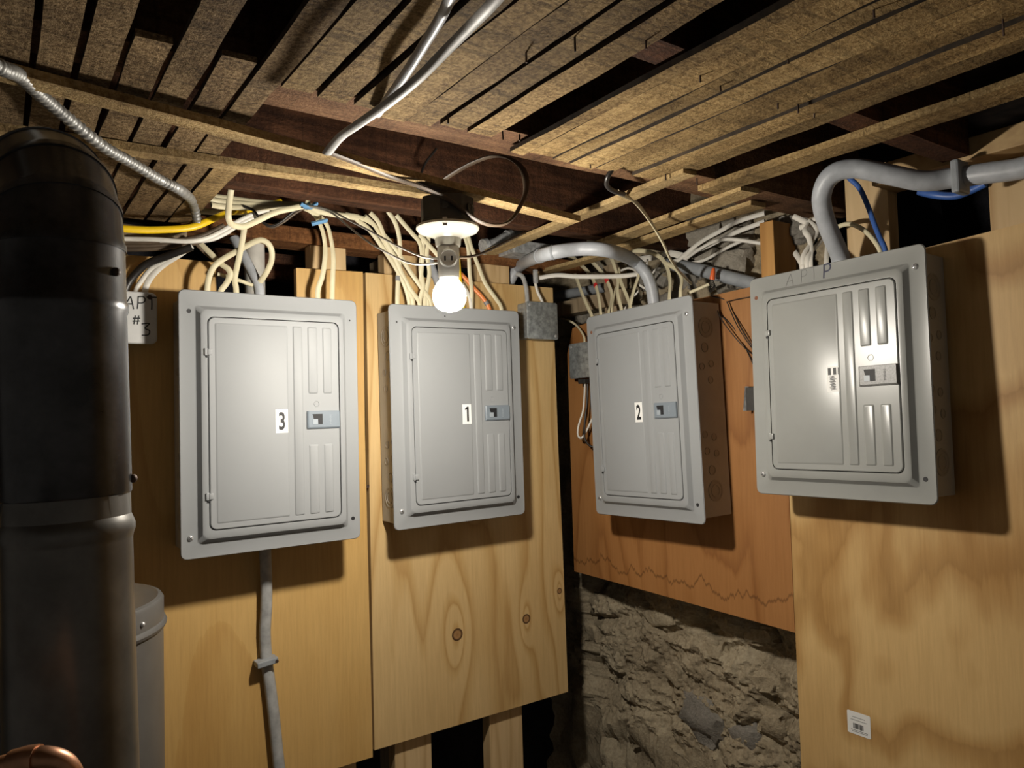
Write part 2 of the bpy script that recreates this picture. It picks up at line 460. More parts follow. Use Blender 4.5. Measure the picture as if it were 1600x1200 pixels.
# laths that end on the middle joist
pairs = [(0.3125,0.354),(0.362,0.402),(0.4115,0.449),(0.454,0.497),(0.5015,0.542),(0.5505,0.590),(0.5995,0.643),
         (0.700,0.7245),(0.730,0.780),(0.7855,0.8175),(0.823,0.8725),(0.8775,0.916),(0.9205,0.965),(0.969,1.0155),(1.020,1.064)]
ends = {}
for i, (a, b) in enumerate(pairs):
    pale = a > 0.69
    lath(a, b, -0.9, 0.962 + random.uniform(-0.012, 0.008) + (0.02 if pale else 0), LATH_Z + (random.choice((-0.0045,-0.002,0.0,0.003)) if pale else random.uniform(-0.002, 0.002)), 'lath_pale' if pale else 'lath')
lath(1.150, 1.205, -0.9, 0.985, LATH_Z-0.004, 'lath_pale', th=0.012, grimy=False)
def strip(p0, p1, width, th, mat='strip', name='lath'):
    """a loose strip between two points (its underside centreline)"""
    d = (p1-p0); L = d.length; d.normalize()
    sd = d.cross(Vector((0,0,1))).normalized(); up = sd.cross(d)
    R = Matrix((d, sd, up)).transposed().to_4x4(); R.translation = (p0+p1)/2
    mb = MB(); n = 14; rings = []
    for i in range(n+1):
        x = -L/2 + L*i/n
        j = lambda k: 0.0012*noise.noise(Vector((x*11, k*3.1, p0.x*31)))
        rings.append([Vector((x, -width/2+j(1), j(2))), Vector((x, width/2+j(3), j(4))), Vector((x, width/2+j(3), th)), Vector((x, -width/2+j(1), th))])
    mb.loft(rings, True, True)
    o = obj(name, mb, M[mat], ceiling)
    o.matrix_world = R
    return o
# loose strips left hanging under the laths
strip(at(-60,103,'z',0.418), at(897,349,'z',0.389), 0.036, 0.012, name='furring_strip')     # carries the lamp box
strip(at(-60,200,'z',0.422), at(668,308,'z',0.422), 0.030, 0.012, name='furring_strip')
strip(at(1078,272,'z',0.430), at(765,398,'z',0.424), 0.034, 0.010, 'strip')
strip(at(1172,300,'z',0.430), at(940,385,'z',0.430), 0.050, 0.010, 'strip')
strip(at(1185,322,'z',0.430), at(930,404,'z',0.430), 0.046, 0.010, 'strip')
strip(at(960,398,'z',0.425), at(840,430,'z',0.425), 0.040, 0.010, 'strip')
# nails
def nail(px, py, L=0.022, lean=(0,0)):
    p = at(px, py, 'z', LATH_Z+0.002)
    q = p + Vector((lean[0], lean[1], -0.65*L))
    o = obj('nail', MB().tube([p, p.lerp(q,0.5), q], 0.0013, n=6), M['hook'], ceiling, loc=tuple(p))
for px, py, L, lx in ((898,55,0.03,0),(822,80,0.022,0),(1009,60,0.02,0),(1094,112,0.02,0.002),(1125,130,0.02,-0.004),(1215,155,0.022,0),(1247,163,0.02,0),
                      (1273,172,0.014,0.004),(1567,30,0.03,0),(1365,10,0.02,0),(1040,272,0.018,0),(1089,278,0.02,0),(922,250,0.02,0.004),(785,205,0.018,0.003),(812,210,0.018,-0.003),(700,180,0.02,0),(1230,90,0.016,-0.005)):
    nail(px, py, L, (lx, lx))

# left wall: masonry behind a stud frame, the void's shade put into its colour
def grade(a0, a1, step, zones):
    """sample positions from a0 to a1, closer together inside the zones (lo, hi, step)"""
    out = [a0]
    while out[-1] < a1:
        x = out[-1]; st_p = step
        for lo, hi, sp in zones:
            if lo <= x < hi: st_p = sp
            elif x < lo < x+st_p: st_p = max(lo-x, 1e-4)
        out.append(min(a1, x+st_p))
    return out
def rubble(name, kind, A_, Z_, base, amp, mat, seed):
    mb = MB(); V_ = []; na = len(A_)-1; nz = len(Z_)-1
    for z in Z_:
        for a in A_:
            q = Vector((a*5.5+seed+0.35*noise.noise(Vector((a*7, z*7, 1))), z*8.0+0.35*noise.noise(Vector((a*7, z*7, 5))), seed))
            vd = noise.voronoi(q)[0]
            cell = min(1.0, (vd[1]-vd[0])*3.0)
            fr = noise.hetero_terrain(Vector((a*8, z*9, seed)), 0.85, 2.1, 6, 0.4)
            ri = noise.ridged_multi_fractal(Vector((a*17, z*21, seed*2)), 0.9, 2.2, 5, 1.0, 2.0)
            d = amp*(0.30*cell + 0.34*fr + 0.13*ri + 0.13*noise.turbulence(Vector((a*60, z*60, seed)), 3, True))
            t = base - min(d, 0.135)
            V_.append((t, a, z) if kind == 'x' else (a, t, z))
    Fs = [(k*(na+1)+i, k*(na+1)+i+1, (k+1)*(na+1)+i+1, (k+1)*(na+1)+i) for k in range(nz) for i in range(na)]
    mb.add(V_, Fs)
    return tag(obj(name, mb, M[mat], smooth=True, angle=45), kind='structure')
wall_left = rubble('wall_left', 'y', grade(-1.6, 2.3, 0.045, ()), grade(FLOOR_Z, 0.66, 0.04, ()), 2.15, 0.05, 'void_shade', 3.0)
wall_right = rubble('wall_right', 'x', grade(1.0, 2.16, 0.03, ((1.02,1.85,0.0042),)), grade(FLOOR_Z, 0.66, 0.03, ((-0.95,-0.46,0.0042),(0.22,0.46,0.0055))), 1.655, 0.085, 'mortar', 8.0)
wall_far = rubble('wall_far', 'x', grade(-1.1, 1.02, 0.045, ()), grade(FLOOR_Z, 0.66, 0.04, ()), 2.25, 0.06, 'void_shade', 5.0)  # recess wall set back, its darkness painted into the stone colour
wall_return = rubble('wall_return', 'y', grade(1.60, 2.4, 0.045, ()), grade(FLOOR_Z, 0.66, 0.04, ()), 1.06, 0.05, 'void_shade', 6.0)

def member(name, parent, a, b, mat, wob=0.0):
    c = tuple((a[i]+b[i])/2 for i in range(3))
    mb = MB().bbox(tuple(a[i]-c[i] for i in range(3)), tuple(b[i]-c[i] for i in range(3)), 0.002)
    o = obj(name, mb, M[mat], parent); o.location = c
    return o
# stud frame of the left wall
for px0, px1, py in ((485,541,395),(600,656,395),(746,796,420)):
    x0 = at(px0, py, 'y', LEFT_Y+0.02).x; x1 = at(px1, py, 'y', LEFT_Y+0.02).x
    member('stud', wall_left, (x0, LEFT_Y+0.021, FLOOR_Z), (x1, LEFT_Y+0.059, 0.430), 'stud')
member('stud', wall_left, (0.12, LEFT_Y+0.021, FLOOR_Z), (0.21, LEFT_Y+0.059, 0.430), 'stud')
x0 = at(575,395,'y',LEFT_Y+0.06).x
member('stud', wall_left, (0.86, LEFT_Y+0.07, FLOOR_Z), (0.90, LEFT_Y+0.16, 0.430), 'grey_stud')
member('top_plate', wall_left, (0.345, LEFT_Y+0.012, 0.430), (1.52, LEFT_Y+0.10, 0.468), 'plate')
member('top_plate', wall_left, (-1.5, LEFT_Y+0.02, 0.400), (0.36, LEFT_Y+0.06, 0.432), 'grey_stud')
member('blocking', wall_left, (0.44, LEFT_Y+0.13, 0.36), (0.66, LEFT_Y+0.17, 0.425), 'joist')
member('rim_joist', wall_left, (-1.5, LEFT_Y+0.115, 0.470), (1.62, LEFT_Y+0.155, 0.645), 'joist')
# studs and plate of the right wall
pa = at(1183,380,'x',RIGHT_X); pb = at(1200,380,'x',RIGHT_X)
member('post', wall_right, (RIGHT_X+0.019, pb.y-0.002, -0.45), (RIGHT_X+0.105, pa.y+0.006, 0.443), 'post')
pa = at(1309,330,'x',RIGHT_X); pb = at(1372,330,'x',RIGHT_X)
member('stud', wall_right, (RIGHT_X+0.018, 0.802, FLOOR_Z), (RIGHT_X+0.056, 0.895, 0.50), 'stud')
member('stud', wall_right, (RIGHT_X+0.018, 0.52, FLOOR_Z), (RIGHT_X+0.056, 0.614, 0.438), 'stud')
pa = at(944,470,'x',1.53); pb = at(966,470,'x',1.53)
member('stud', wall_right, (1.53, pb.y, -0.45), (1.57, pa.y, 0.443), 'grey_stud')
member('top_plate', wall_right, (1.455, 0.05, 0.438), (1.550, 0.800, 0.478), 'beam')
member('block', wall_right, (1.515, 1.60, 0.315), (1.565, 1.92, 0.36), 'grey_stud')

# stones showing through the mortar
def stone(px, py, X, sx, sy, sz, mat='stone', seed=0, rot=0.0):
    p = at(px, py, 'x', X)
    bm = bmesh.new(); bmesh.ops.create_icosphere(bm, subdivisions=3, radius=1.0)
    for v in bm.verts:
        n_ = v.co.normalized()
        k = 1 + 0.30*noise.noise(n_*1.9 + Vector((seed*7.1,0,0))) + 0.22*noise.noise(n_*4.5+Vector((0,seed,0))) + 0.12*noise.noise(n_*10+Vector((0,0,seed)))
        e = 0.6
        q = Vector([math.copysign(abs(c)**e, c) for c in n_])
        v.co = Vector((q.x*sx, q.y*sy, q.z*sz))*k
    mb = MB().from_bm(bm, Matrix.Rotation(rot, 4, 'X'))
    o = obj('stone', mb, M[mat], wall_right, smooth=True, angle=50)
    o.location = p
    return o
stone(1152,422,1.615,0.05,0.062,0.052,'stone',1)
stone(1112,360,1.625,0.05,0.085,0.050,'stone',2, 0.15)
stone(1110,405,1.625,0.04,0.04,0.03,'stone',3)
stone(1165,372,1.63,0.05,0.05,0.035,'stone',4)
stone(1085,440,1.63,0.045,0.055,0.035,'stone_g',5)
stone(1030,440,1.63,0.045,0.05,0.035,'stone_g',6)
stone(985,465,1.63,0.045,0.05,0.04,'stone_g',7)
stone(920,490,1.62,0.045,0.045,0.035,'stone',8)
stone(960,415,1.63,0.04,0.05,0.04,'stone',9)
stone(1060,470,1.62,0.04,0.05,0.03,'stone_g',10)
stone(1255,360,1.63,0.05,0.06,0.04,'stone_g',11)
stone(1110,1118,1.640,0.045,0.080,0.060,'stone_g',14, 0.2)
stone(1175,1150,1.645,0.045,0.06,0.05,'stone_g',15,-0.2)
for k, (px, py, sy, sz, ro) in enumerate(((985,1005,.03,.06,.35),(1000,1080,.05,.03,0),(1040,962,.06,.028,-.2),(1120,1012,.055,.034,-.1),(1200,1062,.055,.03,-.2),(940,1150,.06,.035,.1),
        (1012,1150,.06,.028,-.25),(1218,1130,.045,.04,0),(935,985,.045,.04,.1),(1080,1188,.07,.028,.1),(1192,990,.045,.025,-.15),(1062,1050,.035,.03,.3))):
    stone(px, py, 1.640, 0.036, sy, sz, 'mortar', 16+k, ro)

# ------------------------------------------------------------------ plywood sheets
def sheet(label, side, origin, poly, th, mat, screws=(), name='plywood_sheet'):
    """poly in wall coordinates (u right, v up) relative to origin; front face at local y=0"""
    Mx = frame(side, origin)
    bm = bmesh.new()
    f = bm.faces.new([bm.verts.new((u, 0, v)) for u, v in poly])
    r = bmesh.ops.extrude_face_region(bm, geom=[f])
    for e in r['geom']:
        if isinstance(e, bmesh.types.BMVert): e.co.y += th
    bmesh.ops.triangulate(bm, faces=[q for q in bm.faces if len(q.verts) > 4])
    mb = MB().from_bm(bm)
    o = obj(name, mb, M[mat])
    o.matrix_world = Mx
    tag(o, label, 'plywood')
    for u, v in screws:
        s_ = MB().lathe([(0.0001,-0.0009),(0.003,-0.0009),(0.0042,0.0)], Matrix.Translation((u,0,v)) @ Matrix.Rotation(math.radians(-90),4,'X') @ Matrix.Scale(-1,4,(0,0,1)), 10)
        obj('screw', s_, M['hook'], o)
    return o
def uv(side, px, py, origin, val):
    p = at(px, py, 'y' if side == 'left' else 'x', val)
    return (p.x-origin[0], p.z-origin[2]) if side == 'left' else (origin[1]-p.y, p.z-origin[2])
zb = -0.815
O3 = Vector((-0.45, LEFT_Y, zb-0.015))
sheet('golden plywood sheet behind the panel numbered 3, notched at its top', 'left', O3,
      [(0,0),(1.219,0),(1.216,0.79),(1.2195,1.200),(1.049,1.195),(1.049,1.06),(0.866,1.06),(0.866,1.192),(0,1.187)], 0.018, 'ply3',
      [uv('left',px,py,O3,LEFT_Y) for px,py in ((449,916),(297,948),(507,1132))])
O1 = Vector((0.774, LEFT_Y, zb))
sheet('knotty pine plywood sheet behind the panel numbered 1', 'left', O1,
      [(0,0),(0.612,0.0),(0.609,0.42),(0.604,0.70),(0.602,1.189),(0.003,1.184),(0.001,0.6)], 0.018, 'ply1',
      [uv('left',px,py,O1,LEFT_Y) for px,py in ((826,813),(628,1130),(790,1085),(826,612),(785,457),(597,838),(575,760))])
O2 = Vector((RIGHT_X, 1.838, -0.514))
sheet('orange-brown plywood sheet with tide marks behind the panel numbered 2', 'right', O2,
      [(0,0.018),(0.30,0.012),(0.784,0.0),(0.784,0.806),(0.56,0.800),(0.20,0.80),(0.03,0.78),(0,0.70)], 0.016, 'ply2',
      [uv('right',px,py,O2,RIGHT_X) for px,py in ((916,808),(957,833),(1001,850),(1197,838),(1201,862),(1156,581),(928,808))])
OR = Vector((RIGHT_X-0.004, 1.050, -1.30))
sheet('large pale plywood sheet with wavy grain behind the unnumbered panel', 'right', OR,
      [(0,0),(1.35,0),(1.35,1.64),(0.50,1.612),(0.335,1.602),(0,1.592)], 0.018, 'plyR',
      [uv('right',px,py,OR,RIGHT_X-0.004) for px,py in ((1345,863),(1349,904),(1366,833),(1548,918),(1562,870),(1596,371),(1279,1058),(1595,805))])

# ------------------------------------------------------------------ breaker panels
def rrect(u0, u1, v0, v1, r, y, n=5):
    out = []
    for cx, cz, a0 in ((u1-r, v1-r, 0), (u0+r, v1-r, 90), (u0+r, v0+r, 180), (u1-r, v0+r, 270)):
        for k in range(n+1):
            a = math.radians(a0 + 90*k/n)
            out.append(Vector((cx+r*math.cos(a), y, cz+r*math.sin(a))))
    return out
def plate(mb, u0, u1, v0, v1, r, y_back, y_front, bev=0.0012, n=5):
    mb.loft([rrect(u0,u1,v0,v1,r,y_back,n), rrect(u0,u1,v0,v1,r,y_front+bev,n), rrect(u0+bev,u1-bev,v0+bev,v1-bev,max(r-bev,0.0003),y_front,n)], False, True)
    return mb
FWD = Matrix.Rotation(math.radians(90), 4, 'X')    # local z -> -y (towards the viewer)
def text_mesh(txt, size, xs=1.0, off=0.0, ext=0.0002):
    cu = bpy.data.curves.new('t', 'FONT'); cu.body = txt; cu.size = size; cu.extrude = ext; cu.offset = off
    cu.align_x = 'CENTER'; cu.align_y = 'CENTER'; cu.resolution_u = 4
    to = bpy.data.objects.new('t', cu); col.objects.link(to)
    bpy.context.view_layer.update()
    dg = bpy.context.evaluated_depsgraph_get()
    me = bpy.data.meshes.new_from_object(to.evaluated_get(dg))
    mb = MB().add([Vector((v.co.x*xs, v.co.y, v.co.z)) for v in me.vertices], [tuple(p.vertices) for p in me.polygons])
    bpy.data.objects.remove(to); bpy.data.meshes.remove(me); bpy.data.curves.remove(cu)
    return mb
def xf(mb, Mx):
    mb.v = [tuple(Mx @ Vector(p)) for p in mb.v]
    return mb
W = 0.387
def panel(label, side, center, rv, H, depth, digit, screws, paint='panel', latch='latch', stick_style='digit', door_open=0.0):
    R = frame(side, Vector((0,0,0))).to_3x3()
    ang = Vector(rv).length
    Rr = Matrix.Rotation(ang, 3, Vector(rv).normalized()) if ang > 0 else Matrix.Identity(3)
    Mx = (Rr @ R).to_4x4()
    Mx.translation = Vector(center) + (Rr @ R) @ Vector((0, 0, -H/2))
    t = thing('breaker_panel', label, 'breaker panel', Mx)
    hw = W/2
    # box behind the cover
    b = MB(); g = 0.013
    b.bbox((-hw+g, 0.001, g), (hw-g, depth, H-g), 0.002)
    bo = obj('box', b, M['box'], t)
    def ko(y, z, r, sgn):
        k = MB()
        Mk = Matrix.Translation((sgn*(hw-g), y, z)) @ Matrix.Rotation(math.radians(90*sgn), 4, 'Y')
        prof = [(r, 0.0), (r, 0.0012), (r*0.86, 0.0012), (r*0.84, 0.0004)]
        if r > 0.012: prof += [(r*0.62, 0.0004), (r*0.6, 0.0014), (r*0.5, 0.0014), (r*0.48, 0.0005)]
        prof += [(0.0002, 0.0005)]
        k.lathe(prof, Mk, 20)
        obj('knockout', k, M['knockout'], bo, smooth=True)
    dm = depth*0.52
    for sgn in (-1, 1):
        for z, r, yy in ((0.075,0.026,dm),(0.125,0.012,dm-0.008),(0.165,0.009,dm+0.012),(0.172,0.009,dm-0.022),(0.205,0.009,dm+0.006),(0.212,0.009,dm-0.026),
                         (H-0.075,0.026,dm),(H-0.125,0.012,dm-0.008),(H-0.165,0.009,dm+0.012),(H-0.172,0.009,dm-0.022),(H-0.205,0.009,dm+0.006)):
            ko(yy, z, r, sgn)
    # cover: flange, sloping step, raised rim with the door opening
    bu0, bu1, bv0, bv1 = -hw+0.033, hw-0.031, 0.031, H-0.033
    du0, du1, dv0, dv1 = -hw+0.054, hw-0.051, 0.056, H-0.056
    up = 0.013
    c = MB()
    c.loft([rrect(-hw+0.002,hw-0.002,0.002,H-0.002,0.012,0.004), rrect(-hw,hw,0,H,0.013,0.002), rrect(-hw+0.0015,hw-0.0015,0.0015,H-0.0015,0.012,0.0),
            rrect(bu0-0.003,bu1+0.003,bv0-0.003,bv1+0.003,0.009,0.0), rrect(bu0,bu1,bv0,bv1,0.009,-0.0012),
            rrect(bu0+0.0075,bu1-0.0075,bv0+0.0075,bv1-0.0075,0.011,-up+0.0015), rrect(bu0+0.011,bu1-0.011,bv0+0.011,bv1-0.011,0.012,-up),
            rrect(du0-0.0012,du1+0.0012,dv0-0.0012,dv1+0.0012,0.014,-up), rrect(du0-0.0012,du1+0.0012,dv0-0.0012,dv1+0.0012,0.014,-up+0.008)], False, False)
    cv = obj('cover', c, M[paint], t, smooth=True, angle=28)
    inner = MB().box((du0-0.004, -0.004, dv0-0.004), (du1+0.004, -0.003, dv1+0.004))
    obj('dead_front', inner, M['dark'], t)
    # door
    d = MB()
    plate(d, du0+0.0006, du1-0.0010, dv0+0.0006, dv1-0.0006, 0.0135, -up+0.005, -up-0.0012, 0.0015)
    dr = obj('door', d, M[paint], t, smooth=True, angle=25)
    yf = -up-0.0012
    def emb(u0, u1, v0, v1, h=0.0022):
        e = MB()
        sl = 0.0026
        e.loft([rrect(u0,u1,v0,v1,0.003,yf+0.0003,3), rrect(u0+0.001,u1-0.001,v0+0.001,v1-0.001,0.003,yf-0.0002,3), rrect(u0+sl,u1-sl,v0+sl,v1-sl,0.003,yf-h+0.0003,3), rrect(u0+sl+0.001,u1-sl-0.001,v0+sl+0.001,v1-sl-0.001,0.0025,yf-h,3)], False, True)
        obj('embossed_panel', e, M[paint], dr, smooth=True, angle=24)
    U = lambda mm: -hw + mm/1000.0
    vt, vb = H-0.0675, 0.068
    mid = H/2 + 0.001
    emb(U(66.5), U(219.5), vb, vt, 0.0015)
    emb(U(229), U(252), vb, vt)
    emb(U(262.5), U(286), mid+0.057, vt); emb(U(296.5), U(319), mid+0.057, vt)
    emb(U(262.5), U(286), vb, mid-0.054); emb(U(296.5), U(319), vb, mid-0.054)
    lg = MB().lathe([(0.0075,0.0),(0.0068,0.0009),(0.0058,0.0009),(0.005,0.0002)], Matrix.Translation((U(282),yf+0.0001,mid+0.035)) @ FWD, 6)
    obj('embossed_mark', lg, M[paint], dr, smooth=True)
    # hinges
    for z in (H-0.1285, 0.1255):
        h = MB().bbox((U(46.5), yf-0.0024, z-0.0075), (U(53.5), yf+0.006, z+0.0075), 0.0012)
        h.bbox((U(52.5), yf-0.0040, z-0.0062), (U(61), yf+0.003, z+0.0062), 0.0012)
        obj('hinge', h, M[paint], t, smooth=True)
        obj('hinge_slot', MB().box((U(50), yf-0.0012, z-0.0115), (U(54.5), yf+0.002, z-0.0074)), M['dark'], t)
    # latch
    l = MB()
    l.loft([rrect(U(259),U(334),mid-0.0195,mid+0.0195,0.0015,yf+0.004), rrect(U(259),U(334),mid-0.0195,mid+0.0195,0.0015,yf-0.003), rrect(U(262),U(333),mid-0.0165,mid+0.0185,0.0015,yf-0.0052)], False, True)
    la = obj('latch', l, M[latch], t, smooth=True, angle=20)
    wy = yf-0.0054
    wn = MB().add([Vector(p) for p in ((U(270),wy,mid+0.0125),(U(293),wy,mid+0.0125),(U(293),wy,mid-0.0105),(U(283),wy,mid-0.0105),(U(282.5),wy,mid+0.001),(U(273),wy,mid+0.0015))], [(0,1,2,3,4,5)])
    obj('latch_window', wn, M['dark'], la)
    obj('latch_tab', MB().bbox((U(270.5),wy-0.0006,mid-0.0105),(U(282.5),wy+0.001,mid+0.001),0.0004), M['latch_text'], la)
    tm = text_mesh('SIEMENS', 0.0058, 1.0, 0.0, 0.0002)
    xf(tm, Matrix.Translation((U(311),wy,mid)) @ FWD @ Matrix.Rotation(math.radians(-90),4,'Z'))
    obj('latch_lettering', tm, M['latch_text'] if latch == 'latch' else M['ink'], la)
    # sticker
    su0, su1 = U(190), U(216.5)
    sv0, sv1 = mid-0.0265, mid+0.0245
    st = obj('number_sticker', MB().box((su0, yf-0.0017, sv0), (su1, yf-0.0012, sv1)), M['paper'], t)
    sy = yf-0.0019
    if digit:
        if digit == '1':
            P_ = [(0.0,0.0),(0.0056,0.0),(0.0056,0.038),(0.0012,0.038),(-0.0052,0.0335),(-0.0052,0.0290),(0.0,0.0315)]
            tm = MB().add([Vector((a_, sy, b_)) for a_, b_ in P_], [tuple(range(7))])
        else:
            tm = text_mesh(digit, 0.052, 0.62, 0.0013, 0.0001)
            xf(tm, Matrix.Translation(((su0+su1)/2, sy, (sv0+sv1)/2)) @ FWD)
        xs = [p[0] for p in tm.v]; zs = [p[2] for p in tm.v]
        ox = (su0+su1)/2-(min(xs)+max(xs))/2; oz = (sv0+sv1)/2-(min(zs)+max(zs))/2
        tm.v = [(p[0]+ox, p[1], p[2]+oz) for p in tm.v]
        tag(obj('digit', tm, M['ink'], st), 'black printed digit ' + digit)
    else:
        s2 = MB()
        for u in (0.0035, 0.0150, 0.0250):
            wd = 0.0062 if u < 0.02 else 0.0012
            s2.box((su0+u, sy, sv1-0.017), (su0+u+wd, sy+0.0003, sv1-0.003))
        obj('printed_bar', s2, M['ink'], st)
        rnd = random.Random(4); pts = []
        for k in range(26):
            pts.append(Vector((su0+0.013+0.008*math.sin(k*2.4)+rnd.uniform(-.002,.002), sy, sv1-0.019-0.0011*k)))
        s3 = MB().tube(smooth_path(pts, 4), 0.0006, 0.0002, Vector((0,1,0)), 5)
        obj('scribble', s3, M['pencil'], st)
    # fixing screws / empty holes in the flange
    for (u, v, kind) in screws:
        Ms = Matrix.Translation((U(u*1000), 0.0, v)) @ FWD
        if kind == 'screw':
            s_ = obj('cover_screw', MB().lathe([(0.0062,0.0),(0.0060,0.0012),(0.0045,0.0030),(0.002,0.0038),(0.0002,0.004)], Ms, 16), M['chrome'], t, smooth=True)
            a = random.uniform(0, 3)
            sl = MB()
            for q in (0, math.pi/2):
                sl.box((-0.0036,-0.0005,0.0032), (0.0036,0.0005,0.0042), Ms @ Matrix.Rotation(a+q,4,'Z'))
            obj('screw_slot', sl, M['dark'], s_)
        elif kind == 'rust':
            obj('screw_hole', MB().lathe([(0.0045,0.0),(0.004,0.0004),(0.0002,0.0003)], Ms, 14), M['rust'], t)
        elif kind == 'small':
            obj('screw_hole', MB().lathe([(0.0048,0.0),(0.0046,0.0006),(0.0022,0.0007),(0.0021,0.0004)], Ms, 14), M[paint], t)
            obj('screw_hole', MB().lathe([(0.0021,0.0004),(0.0002,0.0004)], Ms, 10), M['dark'], t)
        else:
            obj('screw_hole', MB().lathe([(0.0046,0.0),(0.0044,0.0004),(0.0002,0.0003)], Ms, 14), M['dark'], t)
    return t, yf
H1 = 0.5492; HP = 0.4772
rad = math.radians
p3, YF = panel('grey breaker panel with a number 3 sticker on golden plywood', 'left', (0.5052,1.6246,0.0005), (rad(.37),rad(-.02),rad(.35)), H1, LEFT_Y-1.6246-0.004, '3',
      [(0.0205,0.505,'hole'),(0.369,0.502,'small'),(0.369,0.047,'hole'),(0.019,0.043,'screw')])
p1, _ = panel('grey breaker panel with a number 1 sticker below the lit bulb', 'left', (0.9861,1.6473,0.0045), (rad(.27),rad(-.4),rad(-.1)), H1, LEFT_Y-1.6473-0.004, '1',
      [(0.0205,0.505,'small'),(0.368,0.503,'screw'),(0.366,0.048,'hole'),(0.021,0.045,'screw'),(0.156,0.525,'small')])
p2, _ = panel('grey breaker panel with a number 2 sticker on orange plywood', 'right', (1.3801,1.4005,-0.0034), (rad(-1.3),rad(-.28),rad(.21)), H1, RIGHT_X-1.3801-0.006, '2',
      [(0.019,0.505,'rust'),(0.368,0.505,'screw'),(0.367,0.046,'hole'),(0.020,0.045,'screw')])
pP, _ = panel('short unnumbered grey breaker panel with handwriting along its top edge', 'right', (1.3936,0.8659,0.0515), (rad(-.74),rad(1.64),rad(-.09)), HP, RIGHT_X-1.3936-0.012, None,
      [(0.017,0.433,'rust'),(0.367,0.436,'screw'),(0.367,0.046,'hole'),(0.0195,0.043,'screw')], 'panel_warm', 'latch_grey')
# handwriting on the unnumbered panel: APT P
def strokes(lines, Mx, wdt, y=0.0):
    mb = MB()
    for ln in lines:
        P = [Mx @ Vector((a, y, b)) for a, b in ln]
        mb.tube(smooth_path(P, 4) if len(P) > 2 else [P[0], P[0].lerp(P[1],.5), P[1]], wdt, 0.0003, (Mx.to_3x3() @ Vector((0,1,0))), 6)
    return mb
I4 = Matrix.Identity(4)
def sh(lines, dx, dz, s): return [[(dx+a*s, dz+b*s) for a, b in ln] for ln in lines]
LA = [[(0,0),(.25,.55),(.5,1)],[(.5,1),(.62,.5),(.7,0)],[(.12,.4),(.66,.42)]]
LP = [[(.05,0),(.1,.5),(.12,1)],[(.12,.98),(.5,1),(.62,.75),(.45,.52),(.12,.48)]]
LT = [[(0,1),(.75,1.02)],[(.36,1),(.38,.5),(.36,0)]]
hz = HP-0.024
wr = strokes(sh(LA,-0.100,hz-0.008,0.026)+sh(LP,-0.064,hz-0.005,0.025)+sh(LT,-0.042,hz-0.004,0.026), I4, 0.0006, -0.0002)
tag(obj('handwriting', wr, M['pencil'], pP), 'thin handwritten letters A P T')
wr = strokes(sh(LP,-0.012,hz-0.006,0.028), I4, 0.0017, -0.0002)
tag(obj('handwriting', wr, M['ink_blue'], pP), 'thick handwritten letter P')

# barcode sticker on the large plywood sheet
Ob = at(1325,1143,'x',RIGHT_X-0.0045)
st = thing('barcode_sticker', 'small white barcode sticker on the large pale plywood', 'sticker', frame('right', Ob))
q = at(1361,1150,'x',RIGHT_X-0.0045)
sw = Ob.y-q.y; shh = 0.047
obj('label', MB().loft([rrect(0,sw,0,shh,0.003,0.0), rrect(0,sw,0,shh,0.003,-0.0004)], False, True), M['paper'], st)
bars = MB(); rnd = random.Random(2); x = 0.013
while x < sw-0.016:
    wd = rnd.choice((0.0006,0.0010,0.0016)); bars.box((x,-0.0007,0.012),(x+wd,-0.0004,0.023)); x += wd+rnd.choice((0.0006,0.001))
obj('barcode', bars, M['ink'], st)
ln = MB()
for z, a, b_ in ((0.035,0.012,0.038),(0.029,0.008,0.042),(0.008,0.008,0.044),(0.005,0.010,0.042)):
    x = a
    while x < min(b_, sw-0.004):
        wd = rnd.uniform(0.0008,0.002); ln.box((x,-0.0007,z),(x+wd,-0.0004,z+0.0012)); x += wd+0.0006
obj('small_print', ln, M['pencil'], st)

# ------------------------------------------------------------------ lamp
t = thing('light_fixture', 'lit bare bulb in a porcelain holder on a black ceiling box', 'light fixture', Matrix.Translation((BULB.x, BULB.y, 0.338)))
bx = MB()
for r0, z0, r1, z1 in ((0.051,0.0,0.051,0.048),):
    bx.lathe([(0.0002,z0),(r0,z0),(r0,z0+0.006),(0.0485,z0+0.007),(0.0485,z1),(0.0002,z1)], None, 8)
bo = obj('ceiling_box', bx, M['black_box'], t)
for a in (-2.2, -1.9, -1.1, -0.8):
    obj('knockout', MB().lathe([(0.008,0),(0.008,0.0015),(0.0065,0.0015),(0.006,0.0006),(0.0002,0.0006)], Matrix.Rotation(a,4,'Z') @ Matrix.Translation((0.0462,0,0.028)) @ Matrix.Rotation(math.radians(90),4,'Y'), 12), M['black_box'], bo)
cl = MB().tube(smooth_path([Vector((-0.035,-0.035,0.05)),Vector((-0.05,-0.03,0.052)),Vector((-0.068,-0.02,0.060))],5), 0.011, 0.007, n=8)
obj('cable_clamp', cl, M['black_box'], bo)
po = MB().lathe([(0.0002,0.0),(0.056,0.0),(0.0565,-0.004),(0.053,-0.009),(0.040,-0.014),(0.028,-0.018),(0.0235,-0.022),(0.0225,-0.033),(0.021,-0.036),(0.0002,-0.036)], None, 32)
ph = obj('lampholder', po, M['porcelain'], t, smooth=True)
obj('holder_clip', MB().bbox((-0.004,-0.0035,-0.012),(0.004,0.006,0.004),0.001), M['chrome'], ph, M=Matrix.Rotation(math.radians(-35),4,'Z') @ Matrix.Translation((0,-0.050,0)))
